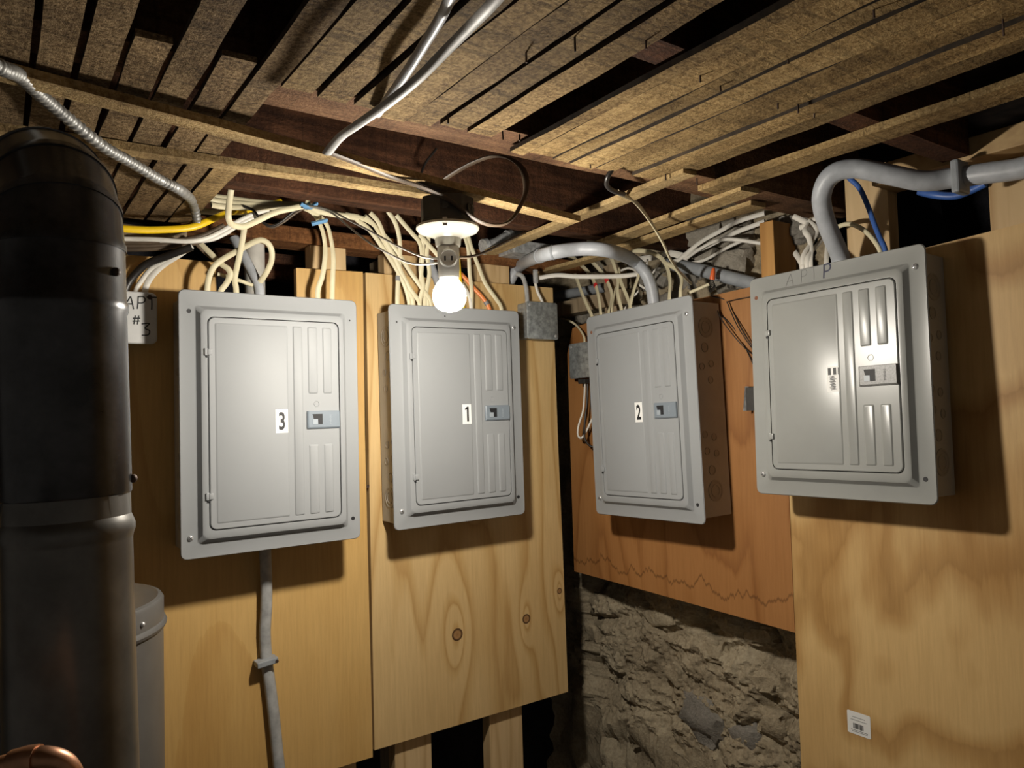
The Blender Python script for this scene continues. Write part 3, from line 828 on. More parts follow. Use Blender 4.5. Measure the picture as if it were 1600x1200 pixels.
# socket adapter with an outlet facing the camera
ad = MB().lathe([(0.0002,-0.034),(0.0185,-0.034),(0.0195,-0.038),(0.0195,-0.078),(0.0185,-0.080),(0.0185,-0.090),(0.017,-0.092),(0.0002,-0.092)], None, 24)
ao = obj('socket_adapter', ad, M['adapter'], t, smooth=True)
face_dir = Vector((-BULB.x, -BULB.y, 0)).normalized()
ax_ = Vector((0,0,1)).cross(face_dir)
Mf = Matrix((ax_, Vector((0,0,1)).cross(ax_)*-1, face_dir)).transposed()
Mf = Matrix((ax_, face_dir.cross(ax_), face_dir)).transposed().to_4x4()
Mf.translation = face_dir*0.0165 + Vector((0,0,-0.060))
fo = MB().lathe([(0.0165,-0.002),(0.0165,0.0035),(0.0140,0.0048),(0.0135,0.0036),(0.0002,0.0036)], Mf, 24)
obj('outlet_face', fo, M['adapter'], ao, smooth=True)
sl = MB()
sl.box((-0.0075,-0.0045,0.0034),(-0.0045,0.0035,0.0041),Mf); sl.box((0.0045,-0.0045,0.0034),(0.0075,0.0035,0.0041),Mf)
obj('outlet_slot', sl, M['dark'], ao)
obj('outlet_screw', MB().lathe([(0.0026,0.0034),(0.0024,0.0046),(0.0002,0.005)], Mf, 10), M['chrome'], ao)
bm_, bnt, bp = new_mat('lit_bulb')
bp.inputs['Base Color'].default_value = (0.9,0.9,0.88,1)
bp.inputs['Emission Color'].default_value = (1.0,0.93,0.82,1)
bp.inputs['Emission Strength'].default_value = BULB_STRENGTH
zb0 = BULB.z-0.338
dome = [(0.0280,0.0090),(0.0300,-0.002),(0.0290,-0.011),(0.0255,-0.0195),(0.019,-0.026),(0.010,-0.0295),(0.0002,-0.0305)]
neck = [(0.0148,0.034),(0.0155,0.030),(0.0175,0.026),(0.0215,0.021),(0.0258,0.0140),(0.0280,0.0090)]
lb = obj('light_bulb', MB().lathe([(r_, z+zb0) for r_, z in dome], None, 32), bm_, t, smooth=True, angle=80)
nm_, nnt, np_ = new_mat('bulb_neck_glow')
np_.inputs['Base Color'].default_value = (0.9,0.9,0.88,1)
np_.inputs['Emission Color'].default_value = (1.0,0.93,0.82,1)
np_.inputs['Emission Strength'].default_value = BULB_STRENGTH*0.012
obj('bulb_neck', MB().lathe([(r_, z+zb0) for r_, z in neck], None, 32), nm_, lb, smooth=True, angle=80)

# ------------------------------------------------------------------ flue pipe, heater, copper pipe
S = 0.87
pd = (ray(8,900)+ray(211,900))*0.5*0.885*S
r = 0.0700*S
cx_, cy_ = pd.x*1.0, pd.y*1.01
zt = 0.215*S
fl = thing('flue_pipe', 'dark vertical metal flue pipe rising in the left foreground', 'pipe', Matrix.Translation((cx_, cy_, -0.2)) @ Matrix.Rotation(math.radians(-1.2),4,CF) @ Matrix.Translation((0,0,FLOOR_Z+0.2)))
zo = -FLOOR_Z
zj = at(205,770,'d',0.78).z
n = 40
low = MB()
prof = [(r, 0.0), (r, zo+zj-0.050), (r*1.012, zo+zj-0.046), (r*1.045, zo+zj-0.040), (r*1.045,zo+zj-0.034), (r*1.012, zo+zj-0.028), (r*0.985, zo+zj-0.024)]
low.lathe(prof, None, n)
ring0 = [Vector((r*(0.985 if i%2 else 0.93)*math.cos(2*math.pi*i/n), r*(0.985 if i%2 else 0.93)*math.sin(2*math.pi*i/n), zo+zj+0.01)) for i in range(n)]
ring00 = [Vector((r*0.985*math.cos(2*math.pi*i/n), r*0.985*math.sin(2*math.pi*i/n), zo+zj-0.024)) for i in range(n)]
low.loft([ring00, ring0])
obj('lower_section', low, M['flue'], fl, smooth=True, angle=50)
zs = at(205,470,'d',0.78).z
upm = MB().lathe([(r*0.99, zo+zj-0.002),(r*1.01, zo+zj),(r*1.01, zo+zs-0.012),(r*1.035, zo+zs-0.008),(r*1.035, zo+zs),(r*1.01, zo+zs+0.004),(r*1.01, zo+zt)], None, n)
obj('upper_section', upm, M['flue_dark'], fl, smooth=True, angle=50)
Rb = 0.105*S
bd = Vector((-0.12, 1.0, 0)).normalized()
K = 4
for g in range(K):
    a0 = math.radians(90*g/K); a1 = math.radians(90*(g+1)/K)
    rings = []
    for a, k in ((a0, 1.0), (a0, 1.035), (a0+0.06, 1.035), (a0+0.09, 1.01), (a1, 1.01)):
        if g == 0 and a == a0: pass
        c = Vector((0,0,zo+zt)) + bd*(Rb*(1-math.cos(a))) + Vector((0,0,Rb*math.sin(a)))
        e1 = bd*math.cos(a)*-1 + Vector((0,0,math.sin(a)))     # outward from the bend centre
        e2 = Vector((-bd.y, bd.x, 0))
        rings.append([c + (e1*math.cos(2*math.pi*i/n) + e2*math.sin(2*math.pi*i/n))*(r*k) for i in range(n)])
    obj('elbow_gore', MB().loft(rings), M['flue_dark'], fl, smooth=True, angle=50)
a = math.radians(90)
c0 = Vector((0,0,zo+zt+Rb)) + bd*Rb
rings = []
for L in (0.0, LEFT_Y-0.002-cy_-Rb):
    rings.append([c0 + bd*L + (Vector((0,0,1))*math.cos(2*math.pi*i/n) + Vector((-bd.y,bd.x,0))*math.sin(2*math.pi*i/n))*r*1.01 for i in range(n)])
obj('horizontal_section', MB().loft(rings), M['flue_dark'], fl, smooth=True, angle=50)
for z in (zo+zs+0.03, zo+zj+0.012):
    d_ = Vector((0.62,-0.55,0)).normalized() if z > 1.5 else Vector((0.93,-0.2,0)).normalized()
    obj('sheet_screw', ball(d_*(r*1.02)+Vector((0,0,z)), 0.005), M['hook'], fl, smooth=True)

he = at(259.5,960,'d',1.3)
hr = 0.20
hd = Vector((he.x, he.y, 0)).normalized()
hc = Vector((he.x, he.y, 0)) - Vector((hd.y, -hd.x, 0))*hr
ht = -0.292
hw_ = thing('water_heater', 'grey cylindrical water heater behind the flue pipe', 'water heater', Matrix.Translation((hc.x, hc.y, FLOOR_Z)))
zz = ht-FLOOR_Z
obj('tank', MB().lathe([(0.0002,0.0),(hr-0.004,0.0),(hr-0.004,zz-0.045)], None, 48), M['heater'], hw_, smooth=True)
obj('rim', MB().lathe([(hr-0.006,zz-0.052),(hr,zz-0.050),(hr+0.002,zz-0.045),(hr,zz-0.040),(hr-0.003,zz-0.038)], None, 48), M['heater'], hw_, smooth=True)
lid = obj('lid', MB().lathe([(hr-0.003,zz-0.042),(hr-0.003,zz-0.006),(hr-0.006,zz-0.001),(hr-0.012,zz+0.001),(hr-0.02,zz-0.003),(0.0002,zz-0.003)], None, 48), M['heater'], hw_, smooth=True)
for a in (-0.75, 0.3, -1.9):
    obj('lid_screw', ball((math.cos(a)*(hr-0.002), math.sin(a)*(hr-0.002), zz-0.024), 0.004), M['chrome'], hw_, smooth=True)
obj('hood_foot', MB().bbox((0.125,-0.055,zz-0.004),(0.137,-0.035,zz+0.016),0.001), M['hook'], hw_)

cp = [at(px,py,'d',d) for px,py,d in ((-700,1240,0.60),(-300,1228,0.60),(-60,1212,0.60),(10,1198,0.60),(45,1188,0.60),(70,1185,0.60),(95,1192,0.605),(110,1210,0.61),(116,1250,0.62),(118,1330,0.63),(120,2200,0.70))]
ct = thing('copper_pipe', 'small copper pipe elbow at the lower left corner', 'pipe', Matrix.Translation(cp[5]))
inv = Matrix.Translation(-cp[5])
obj('pipe', MB().tube([inv @ p for p in smooth_path(cp)], 0.0095, n=14), M['copper'], ct, smooth=True)
obj('fitting', MB().tube([inv @ p for p in (cp[3].lerp(cp[4],0.3), cp[4], cp[4].lerp(cp[5],0.6))], 0.0115, n=14), M['copper'], ct, smooth=True)

# ------------------------------------------------------------------ junction boxes and small hardware
def jbox(label, side, px0, py0, px1, py1, plane, depth, group=None):
    a = at(px0, py1, 'y' if side == 'left' else 'x', plane); b = at(px1, py0, 'y' if side == 'left' else 'x', plane)
    if side == 'left': w_ = b.x-a.x
    else: w_ = a.y-b.y
    h_ = b.z-a.z
    t_ = thing('junction_box', label, 'junction box', frame(side, a), group)
    obj('body', MB().bbox((0.004,0.002,0.002),(w_-0.004,depth,h_-0.002),0.004), M['zinc'], t_)
    obj('cover', MB().loft([rrect(0,w_,0,h_,0.006,0.002), rrect(0,w_,0,h_,0.006,-0.001), rrect(0.002,w_-0.002,0.002,h_-0.002,0.005,-0.0022)], True, True), M['zinc'], t_, smooth=True, angle=30)
    for u, v in ((0.010,h_-0.010),(w_-0.010,0.010)):
        obj('screw', MB().lathe([(0.0045,0.0),(0.004,0.002),(0.0002,0.003)], Matrix.Translation((u,-0.0022,v)) @ FWD, 12), M['chrome'], t_, smooth=True)
    for u_, z_ in ((0.0,h_*0.72),):
        obj('knockout', MB().lathe([(0.011,0),(0.011,0.0012),(0.0095,0.0012),(0.009,0.0004),(0.0002,0.0004)], Matrix.Translation((0.004,depth*0.5,z_)) @ Matrix.Rotation(math.radians(-90),4,'Y'), 16), M['zinc'], t_)
    return t_
j1 = jbox('square grey metal junction box between panels 1 and 2', 'left', 824, 474, 870, 529, 1.692, LEFT_Y-1.692-0.001)
j2 = jbox('grey metal junction box half hidden behind the left edge of panel 2', 'right', 891, 531, 937, 592, 1.448, RIGHT_X-1.448-0.001)
# dark bracket under the second junction box
o = at(903,599,'x',1.452)
tag(obj('cable_connector', MB().bbox((o.x,o.y-0.03,o.z-0.002),(o.x+0.02,o.y,o.z+0.012),0.002), M['black_box'], loc=tuple(o)), 'black cable connector under the half hidden junction box', 'connector')
# plate with APT #3
Oa = at(178,536,'y',1.70)
qa = at(245,458,'y',1.70)
wa, ha = qa.x-Oa.x, qa.z-Oa.z
ap = thing('junction_box', 'white rounded junction box cover with handwriting left of panel 3', 'junction box', frame('left', Oa))
obj('body', MB().bbox((0.004,0.001,0.004),(wa-0.004,LEFT_Y-1.70-0.001,ha-0.004),0.004), M['zinc'], ap)
cvp = obj('cover', MB().loft([rrect(0,wa,0,ha,0.012,0.002), rrect(0,wa,0,ha,0.012,-0.001), rrect(0.002,wa-0.002,0.002,ha-0.002,0.011,-0.003)], True, True), M['plate_white'], ap, smooth=True, angle=30)
hs = 0.026
Lh = [[(.1,0),(.25,1)],[(.45,0),(.6,1)],[(-.05,.35),(.7,.4)],[(0,.68),(.75,.72)]]
L3 = [[(0,.95),(.6,1),(.25,.6),(.6,.4),(.5,.05),(0,.0)]]
u0 = wa*(1-0.62)
wr = strokes(sh(LA,u0-0.013,ha-0.037,hs)+sh(LP,u0+0.011,ha-0.036,hs)+sh(LT,u0+0.030,ha-0.036,hs)+sh(Lh,u0+0.004,ha-0.068,hs*0.7)+sh(L3,u0+0.020,ha-0.090,hs*0.95), I4, 0.0013, -0.0033)
tag(obj('handwriting', wr, M['ink'], ap), 'black handwritten letters A P T and number 3')
obj('cover_screw', MB().lathe([(0.005,0.0),(0.0045,0.002),(0.0002,0.003)], Matrix.Translation((wa-0.014,-0.003,ha-0.010)) @ FWD, 12), M['hook'], ap, smooth=True)

# metal switch box edge left of the unnumbered panel
o = at(1161,642,'x',1.47)
mbk = thing('switch_box', 'small open metal box half hidden behind the unnumbered panel', 'box', frame('right', o))
obj('body', MB().box((0.010,0.0,0.0),(0.05,0.026,0.055)), M['black_box'], mbk)
obj('flange', MB().add([Vector(p) for p in ((0,0.0,0.0),(0.010,-0.002,0.058),(0.014,0.006,0.058),(0.006,0.008,0.0),(0,0.026,0.0),(0.010,0.026,0.058),(0.014,0.028,0.058),(0.006,0.028,0.0))],
    [(0,1,2,3),(4,7,6,5),(0,4,5,1),(3,2,6,7),(0,3,7,4),(1,5,6,2)]), M['galv'], mbk)

# galvanised fittings behind the strip
fa = [at(755,386,'y',1.66), at(775,381,'y',1.66), at(792,372,'y',1.66), at(815,368,'y',1.66)]
ft = thing('conduit_fitting', 'galvanised conduit fitting under the joist right of the bulb', 'fitting', Matrix.Translation(fa[0]))
iv = Matrix.Translation(-fa[0])
obj('elbow', MB().tube([iv @ p for p in smooth_path(fa)], 0.017, n=14), M['galv'], ft, smooth=True)
for k in (0, 2):
    a_, b_ = fa[k], fa[k+1]
    obj('lock_ring', MB().tube([iv @ a_.lerp(b_, q_) for q_ in (0.0, 0.15, 0.3)], 0.0215, n=12), M['galv'], ft, smooth=True)
b0 = at(790,398,'y',1.70); b1 = at(850,372,'y',1.70)
obj_b = MB().bbox((b0.x,1.66,b0.z),(b1.x,1.735,b0.z+0.035),0.002)
tag(obj('octagon_box', obj_b, M['galv'], loc=tuple(b0)), 'galvanised metal box above the pine plywood beside the grey cable', 'box')

# ------------------------------------------------------------------ cables
def path(pts):
    """control points (px, py, plane, value); points without a plane take a depth between their neighbours"""
    D = []
    for p in pts:
        if len(p) == 4:
            D.append(at(*p).dot(CF))
        else: D.append(None)
    known = [i for i, d in enumerate(D) if d is not None]
    for i in range(len(D)):
        if D[i] is None:
            lo = max([k for k in known if k < i], default=None); hi = min([k for k in known if k > i], default=None)
            if lo is None: D[i] = D[hi]
            elif hi is None: D[i] = D[lo]
            else: D[i] = D[lo] + (D[hi]-D[lo])*(i-lo)/(hi-lo)
    return [ray(p[0], p[1])*d for p, d in zip(pts, D)]
def cable(pts, wd, th, mat, label, cat='cable', group=None, name='cable', ext=0, side='left', tapes=(), rad=None, per=7, n=8, pre=0.0):
    P = path(pts)
    if pre:                                    # carry the run on beyond the picture
        d = P[0]-P[1]; d.z = 0.0 if abs(d.z) < 0.5*d.length else d.z
        st_l = (P[0]-P[1]).length; dn = d.normalized()
        for _ in range(max(1, int(pre/st_l))): P.insert(0, P[0] + dn*st_l)
    if ext:
        d = (P[-1]-P[-2]).normalized(); P.append(P[-1] + Vector((0,0,-0.03)) + d*0.004)
    ref = Vector((0,1,0)) if side == 'left' else (Vector((1,0,0)) if side == 'right' else Vector((0,0,1)))
    S_ = smooth_path(P, per)
    o0 = P[0]
    mb = MB().tube(S_, wd/2, th/2, ref, n, rad)
    if tapes:
        t_ = thing(name, label, cat, Matrix.Translation(o0), group)
        iv_ = Matrix.Translation(-o0)
        obj('sheath', xf(mb, iv_), M[mat], t_, smooth=True, angle=70)
        for pos, tm_, ln_, nm in tapes:
            i = int(pos*(len(S_)-1)); i = max(1, min(len(S_)-2, i))
            tdir = (S_[i+1]-S_[i-1]).normalized()
            seg = [S_[i] + tdir*(q_*ln_) for q_ in (-0.5, -0.2, 0.2, 0.5)]
            obj(nm, xf(MB().tube(seg, wd/2+0.0012, th/2+0.0012, ref, n), iv_), M[tm_], t_, smooth=True, angle=60)
        return t_
    return tag(obj(name, mb, M[mat], loc=tuple(o0), smooth=True, angle=70), label, cat, group)

NM, NT = 0.0125, 0.0065       # flat sheathed cable
# --- left of the bulb, above panel 3
cable([(120,350,'y',1.60),(200,358,'y',1.60),(250,359),(300,355),(335,341),(358,332),(380,329),(410,322),(440,315,'y',1.68)], 0.014, 0.008, 'yellow_c', 'yellow sheathed cable sagging from behind the flue pipe', pre=0.7)
cable([(365,268,'y',1.50),(362,292,'y',1.53),(358,318,'y',1.54),(357,340,'y',1.54),(363,351),(380,354),(400,346),(430,332),(460,325),(478,321,'y',1.58)], NM, NT, 'cream', 'cream cable looping down from the strip and back up to the blue tie')
for k, (a, b_, yy) in enumerate(((308,319,1.64),(314,321,1.63),(322,323,1.62))):
    cable([(318+6*k,a-2,'y',yy),(350,a+1),(400,(a+b_)/2+2),(450,b_),(480,b_+1,'y',1.60),(505,329+k),(535,335+k),(560,339+k,'y',1.63)], NM, NT, 'cream',
          ('topmost','middle','lowest')[k] + ' cream cable of the three bundled under the joist left of the bulb', group='bundled cables under the joist')
cable([(300,330,'y',1.66),(340,331),(385,332,'y',1.66)], NM, NT, 'cream', 'short cream cable end beside the yellow cable')
cable([(492,280,'y',1.50),(489,295),(484,308),(481,320),(492,328),(515,334),(545,338,'y',1.60)], NM, NT, 'cream', 'cream cable hanging from the strip into the blue tie')
pk = path([(480,318,'y',1.575),(482,322,'y',1.575)])
tag(obj('cable_tie', MB().tube([pk[0]+Vector((-0.016,0,-0.004)), pk[0]+Vector((-0.005,0,-0.008)), pk[0]+Vector((0.008,0,-0.007)), pk[0]+Vector((0.02,0,0.002))], 0.005, 0.012, Vector((0,1,0)), 8), M['blue_tie'], loc=tuple(pk[0]), smooth=True), 'blue cable tie round the bundle under the joist', 'cable tie')
cable([(470,322,'y',1.60),(488,332),(500,350),(507,375,'y',1.69),(508,400),(504,430),(497,452,'y',1.69)], NM, NT, 'cream', 'left one of two cream cables dropping into the right of panel 3', ext=1)
cable([(480,325,'y',1.595),(497,336),(511,352),(518,378,'y',1.69),(521,405),(520,430),(519,460,'y',1.69)], NM, NT, 'cream', 'right one of two cream cables dropping into the right of panel 3', ext=1)
pk = path([(499,348,'y',1.61)])[0]
tag(obj('cable_tie', MB().tube([pk+Vector((-0.018,0,-0.005)), pk+Vector((-0.004,-0.006,-0.001)), pk+Vector((0.014,-0.004,0.006))], 0.005, 0.010, Vector((0,1,0)), 8), M['blue_tie'], loc=tuple(pk), smooth=True), 'blue cable tie holding the two cables above panel 3', 'cable tie')
cable([(380,322,'y',1.62),(395,328),(405,340),(415,350),(426,353),(440,346),(458,331),(478,320,'y',1.57)], 0.006, 0.006, 'black_c', 'black wire sagging in a V left of the blue tie')
cable([(405,342,'y',1.615),(416,352),(427,355),(443,347),(462,333),(482,322,'y',1.575)], 0.005, 0.005, 'brown_c', 'brown wire sagging beside the black wire')
cable([(384,338,'y',1.63),(382,355),(378,380),(373,405),(368,428,'y',1.69),(367,440),(369,452,'y',1.69)], NM, NT, 'cream', 'cream cable dropping straight into the left of panel 3', ext=1)
cable([(403,445,'y',1.70),(415,428),(424,408),(424,390),(416,378),(402,376),(375,390),(350,404),(335,416),(327,432,'y',1.685),(324,452,'y',1.685)], NM, NT, 'cream', 'cream cable making a wide loop above panel 3', ext=1)
cable([(308,376,'y',1.72),(325,392),(345,412),(356,420),(360,430),(353,444,'y',1.69),(345,456,'y',1.69)], NM, NT, 'cream', 'cream cable bent sharply at the left top of panel 3', ext=1)
cable([(340,428,'y',1.71),(370,437),(395,446,'y',1.70)], 0.009, 0.006, 'cream', 'short cream cable lying across the notch above panel 3')
cable([(366,372,'y',1.76),(378,395),(392,422),(404,448,'y',1.70)], 0.024, 0.020, 'grey_c', 'thick grey cable slanting into the top of panel 3', ext=1)
cable([(120,370,'y',1.66),(190,373,'y',1.66),(240,374),(290,377),(320,373),(345,362),(368,348),(392,336),(420,327,'y',1.62)], 0.010, 0.006, 'white_c', 'dusty white cable running level from behind the flue pipe', pre=0.7)
cable([(250,376,'y',1.67),(320,376),(350,366),(372,352),(400,338,'y',1.63)], 0.009, 0.006, 'white_c', 'second dusty white cable just below the level one')
for k in range(3):
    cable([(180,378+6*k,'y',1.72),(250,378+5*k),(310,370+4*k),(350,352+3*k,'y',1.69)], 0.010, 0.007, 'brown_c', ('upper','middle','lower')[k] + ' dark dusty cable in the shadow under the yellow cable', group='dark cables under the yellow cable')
cable([(300,384,'y',1.66),(280,398),(258,412),(240,428),(228,448,'y',1.715)], NM, NT, 'white_c', 'upper white cable bending down into the handwritten junction box', ext=1)
cable([(290,388,'y',1.67),(262,406),(236,420),(220,440),(212,455,'y',1.715)], 0.010, NT, 'white_c', 'lower white cable bending down into the handwritten junction box', ext=1)
cable([(300,386,'y',1.66),(262,400),(230,412),(208,432),(196,452,'y',1.715)], 0.016, 0.012, 'black_c', 'thick black cable bending down beside the flue pipe', ext=1)
cable([(305,380,'y',1.70),(320,395),(340,410,'y',1.73)], 0.007, 0.006, 'brown_c', 'brown wire slanting down behind the golden plywood')
# white vertical pipe in the notch
pp = [at(397,358,'y',1.83), at(399,500,'y',1.83)]
tag(obj('drain_pipe', MB().tube([pp[0].lerp(pp[1], i/6) for i in range(7)], 0.024, n=18), M['pvc'], loc=tuple(pp[1]), smooth=True), 'white vertical pipe in the notch behind panel 3', 'pipe')
# grey cable below panel 3 with its clamp
cable([(414,850,'y',1.705),(416,905,'y',1.727),(416,950),(414,990),(417,1035),(423,1080),(429,1130),(434,1180),(441,1240,'y',1.727)], 0.027, 0.018, 'grey_d', 'thick grey cable running down the plywood below panel 3')
ck = at(418,1036,'y',1.715)
cc = thing('cable_clamp', 'grey strap clamp holding the cable below panel 3', 'clamp', Matrix.Translation(ck))
obj('strap', MB().bbox((-0.023,-0.004,-0.006),(0.024,0.028,0.007),0.002), M['conduit'], cc, M=Matrix.Rotation(math.radians(-6),4,'Y'))
obj('nail', MB().lathe([(0.004,0),(0.0035,0.002),(0.0002,0.0025)], Matrix.Translation((0.020,-0.004,0.001)) @ FWD, 10), M['hook'], cc)

# --- above panel 1
G1 = 'cables dropping into panel 1'
L1 = ('cream cable slanting across the tangle and entering panel 1 nearest the bulb',
      'cream cable bent twice in the tangle entering panel 1 left of the bulb',
      'cream cable with a grey tape band, leftmost into the top of panel 1',
      'cream cable slanting to the porcelain holder then dropping into panel 1',
      'cream cable hanging straight down, left one of the upright pair beside the bulb',
      'cream cable hanging straight down, right one of the upright pair beside the bulb',
      'cream cable slanting straight through the middle of the tangle above panel 1',
      'cream cable running lowest in the tangle above panel 1')
yb, ye = 1.66, 1.695
for lb, pts in zip(L1, ([(552,337),(575,345),(591,358),(616,386),(640,423),(659,450),(672,470)],
            [(578,332),(590,345),(598,363),(604,380),(617,402),(629,431),(640,458),(645,470)],
            [(606,330),(616,345),(622,362),(625,383),(624,410),(622,435),(621,468)],
            [(619,336),(632,351),(645,366),(655,378),(659,396),(657,420),(661,447),(656,470)],
            [(662,352),(661,380),(660,405),(658,435),(662,455),(668,472)],
            [(670,354),(669,380),(667,398),(671,426),(667,450),(664,472)],
            [(570,338),(585,352),(597,372),(616,405),(640,450),(655,472)],
            [(556,342),(578,360),(600,390),(618,418),(632,445),(639,470)])):
    q = [(pts[0][0], pts[0][1], 'y', yb)] + pts[1:-3] + [(pts[-3][0], pts[-3][1], 'y', ye)] + [pts[-2]] + [(pts[-1][0], pts[-1][1], 'y', ye)]
    tp = ((0.72,'grey_tape',0.012,'tape_band'),) if pts[0][0] == 606 else ()
    cable(q, NM, NT, 'cream', lb, group=G1, ext=1, tapes=tp)
cable([(655,366,'y',1.64),(670,383),(686,402),(696,425),(704,455),(708,480,'y',1.69)], NM, NT, 'cream', 'cream cable passing behind the socket adapter', ext=1)
cable([(664,385,'y',1.78),(674,415),(685,445),(692,474,'y',1.70)], 0.022, 0.018, 'grey_c', 'thick grey cable into panel 1 behind the bulb', ext=1)
cable([(712,372,'y',1.67),(716,400),(718,425),(721,452),(724,478,'y',1.69)], 0.010, 0.006, 'yellow_c', 'yellow cable dropping into panel 1 just right of the bulb', ext=1)
cable([(720,355,'y',1.66),(727,372),(732,392),(734,427,'y',1.69),(737,452),(737,478,'y',1.69)], NM, NT, 'cream', 'cream cable dropping straight into panel 1 right of the bulb', ext=1)
cable([(730,362,'y',1.66),(736,385),(746,412),(758,442,'y',1.69),(775,467),(783,480,'y',1.69)], NM, NT, 'cream', 'rightmost cream cable slanting into the top of panel 1', ext=1)
cable([(716,424,'y',1.72),(727,435),(740,450),(753,464),(764,481,'y',1.69)], 0.013, 0.009, 'orange_c', 'orange cable curving into the top of panel 1', ext=1, tapes=((0.72,'grey_tape',0.010,'printed_mark'),))
cable([(716,436,'y',1.715),(725,448),(733,463),(736,479,'y',1.685)], 0.011, 0.006, 'white_c', 'white cable beside the orange cable at panel 1', ext=1)
# thin lamp wires
A = BULB + Vector((0,0,0.066))
dA = A.dot(CF)
cable([(480,321,'y',1.57),(512,327),(545,344),(580,362),(611,379),(640,393),(664,402),(690,404,'d',dA)], 0.0042, 0.0042, 'pvc', 'upper thin wire sagging from the blue tie to the socket adapter', name='wire')
cable([(482,322,'y',1.57),(515,331),(545,354),(565,370),(587,385),(627,406),(655,413),(690,410,'d',dA)], 0.0042, 0.0042, 'pvc', 'lower thin wire sagging from the blue tie to the socket adapter', name='wire')
cable([(713,402,'d',dA),(735,401),(760,393),(790,378),(820,364),(850,355,'y',1.50),(880,352,'y',1.52)], 0.0055, 0.005, 'brown_c', 'dark wire from the socket adapter along the loose strip', name='wire')
# flat cable making a loop beside the lamp box
cable([(512,238,'z',0.408),(560,256,'z',0.405),(612,277,'z',0.40),(660,293),(700,311),(740,341),(770,352),(795,346),(813,322),(822,295),(818,268),(803,251),(780,244),(755,248),(722,263),(690,284),(676,300,'y',1.30)], 0.013, 0.006, 'brown_c', 'dark flat cable looping beside the ceiling box', side='up')
cable([(672,316,'y',1.33),(658,290),(662,260),(682,232,'y',1.36)], 0.005, 0.005, 'black_c', 'thin black wire curving up the joist above the ceiling box', name='wire')
# two loose cables under the laths
cable([(722,-45,'z',0.40),(706,-10),(690,25),(665,66),(640,106),(618,138),(604,158),(590,178,'z',0.425)], 0.012, 0.011, 'grey_c', 'shiny white cable running under the laths towards the camera', side='up', n=12, pre=0.8)
cable([(812,-45,'z',0.385),(770,5),(740,36),(700,76),(650,126),(600,166),(560,194),(532,214),(511,239,'z',0.375)], 0.015, 0.008, 'grey_d', 'flat grey-white cable with a loose end hanging under the laths', side='up', pre=0.8)
# armoured cable on the left
def corr(t): return 1.0 + 0.10*math.sin(t*560)
cable([(-60,75,'z',0.396),(0,105,'z',0.396),(30,118),(65,150),(110,188),(160,228),(205,254),(250,281),(283,298,'z',0.40),(302,318,'y',1.56),(309,352,'y',1.62)], 0.017, 0.017, 'armour', 'corrugated metal armoured cable along the laths behind the flue pipe', rad=corr, per=60, n=10, pre=0.25)
# strap nail for it
# --- corner and panel 2
cable([(784,480,'y',1.83),(799,434,'y',1.80),(816,413,'y',1.74),(850,398,'z',0.385),(904,389,'z',0.392),(952,392,'z',0.385),(988,406,'x',1.40),(1008,426),(1018,450),(1022,475,'x',1.45)], 0.034, 0.032, 'grey_c', 'thick grey service cable arching over the corner into panel 2', ext=1, side='right', n=14, tapes=((0.29,'conduit',0.010,'cable_tie'),(0.335,'conduit',0.005,'cable_tie')))
L2 = 'cream cable dropping into the top of panel 2'
G2 = 'cables dropping into panel 2'
def r2(pts, mat='cream', wd=NM, th=NT, label=L2, group=G2, x0=1.50, x1=1.445, tapes=(), ext=1):
    q = [(pts[0][0], pts[0][1], 'x', x0)] + list(pts[1:-1]) + [(pts[-1][0], pts[-1][1], 'x', x1)]
    return cable(q, wd, th, mat, label, group=group, side='right', ext=ext, tapes=tapes)
r2([(886,396),(895,418),(906,450),(916,475),(926,497)], label='leftmost cream cable dropping into panel 2', group=None)
r2([(890,398),(906,412),(924,432),(934,458),(939,492)], tapes=((0.52,'red',0.012,'red_tape'),), label='cream cable with a low red tape band dropping into panel 2', group=None)
r2([(912,398),(926,410),(944,431),(955,456),(954,475),(951,488)], tapes=((0.40,'red',0.014,'red_tape'),), label='cream cable with a higher red tape band dropping into panel 2', group=None)
r2([(948,392),(957,408),(965,435),(965,458),(971,484)], label='cream cable hanging nearly straight into panel 2 left of the grey arch end')
r2([(966,420),(970,440),(979,462),(985,480)], label='cream cable leaning right into panel 2 and meeting the slanted one')
r2([(1000,416),(998,430),(990,455),(984,482)], label='cream cable slanting left into panel 2 beside the grey arch end')
r2([(962,450),(958,470),(956,486)], wd=0.008, label='narrow short cream cable behind the higher red tape cable at panel 2')
cable([(843,434,'y',1.70),(870,430),(900,432),(950,432),(975,431),(998,428,'x',1.49)], NM, NT, 'white_c', 'white cable running level across the corner above panel 2', side='right')
r2([(967,424),(982,419),(994,425),(998,443),(1010,452)], mat='white_c', wd=0.007, th=0.006, label='thin white wire hooked behind the grey service cable', group=None, x1=1.49, ext=0)
r2([(985,391),(1010,393),(1030,401),(1042,417),(1047,440),(1046,466)], label='cream cable arching into panel 2 right of the grey service cable', group=None)
cable([(966,301,'z',0.425),(990,313,'z',0.43),(1012,340),(1034,376),(1047,404),(1062,425),(1080,443,'x',1.50)], 0.011, NT, 'cream', 'cream cable slanting down across the stones above panel 2', side='right')
r2([(1040,412),(1056,420),(1065,435),(1063,456)], label='short cream cable hooked down right of panel 2 top', group=None)
r2([(1040,398),(1010,440),(985,470),(975,486)], mat='white_c', wd=0.006, th=0.005, label='thin white wire slanting behind the grey service cable', group=None, x0=1.55, x1=1.50)
r2([(1012,405),(1010,415),(1006,425)], mat='white_c', wd=0.006, th=0.005, label='very short white wire above the grey service cable', group=None, x0=1.52, x1=1.52, ext=0)
GS = 'cables across the stones'
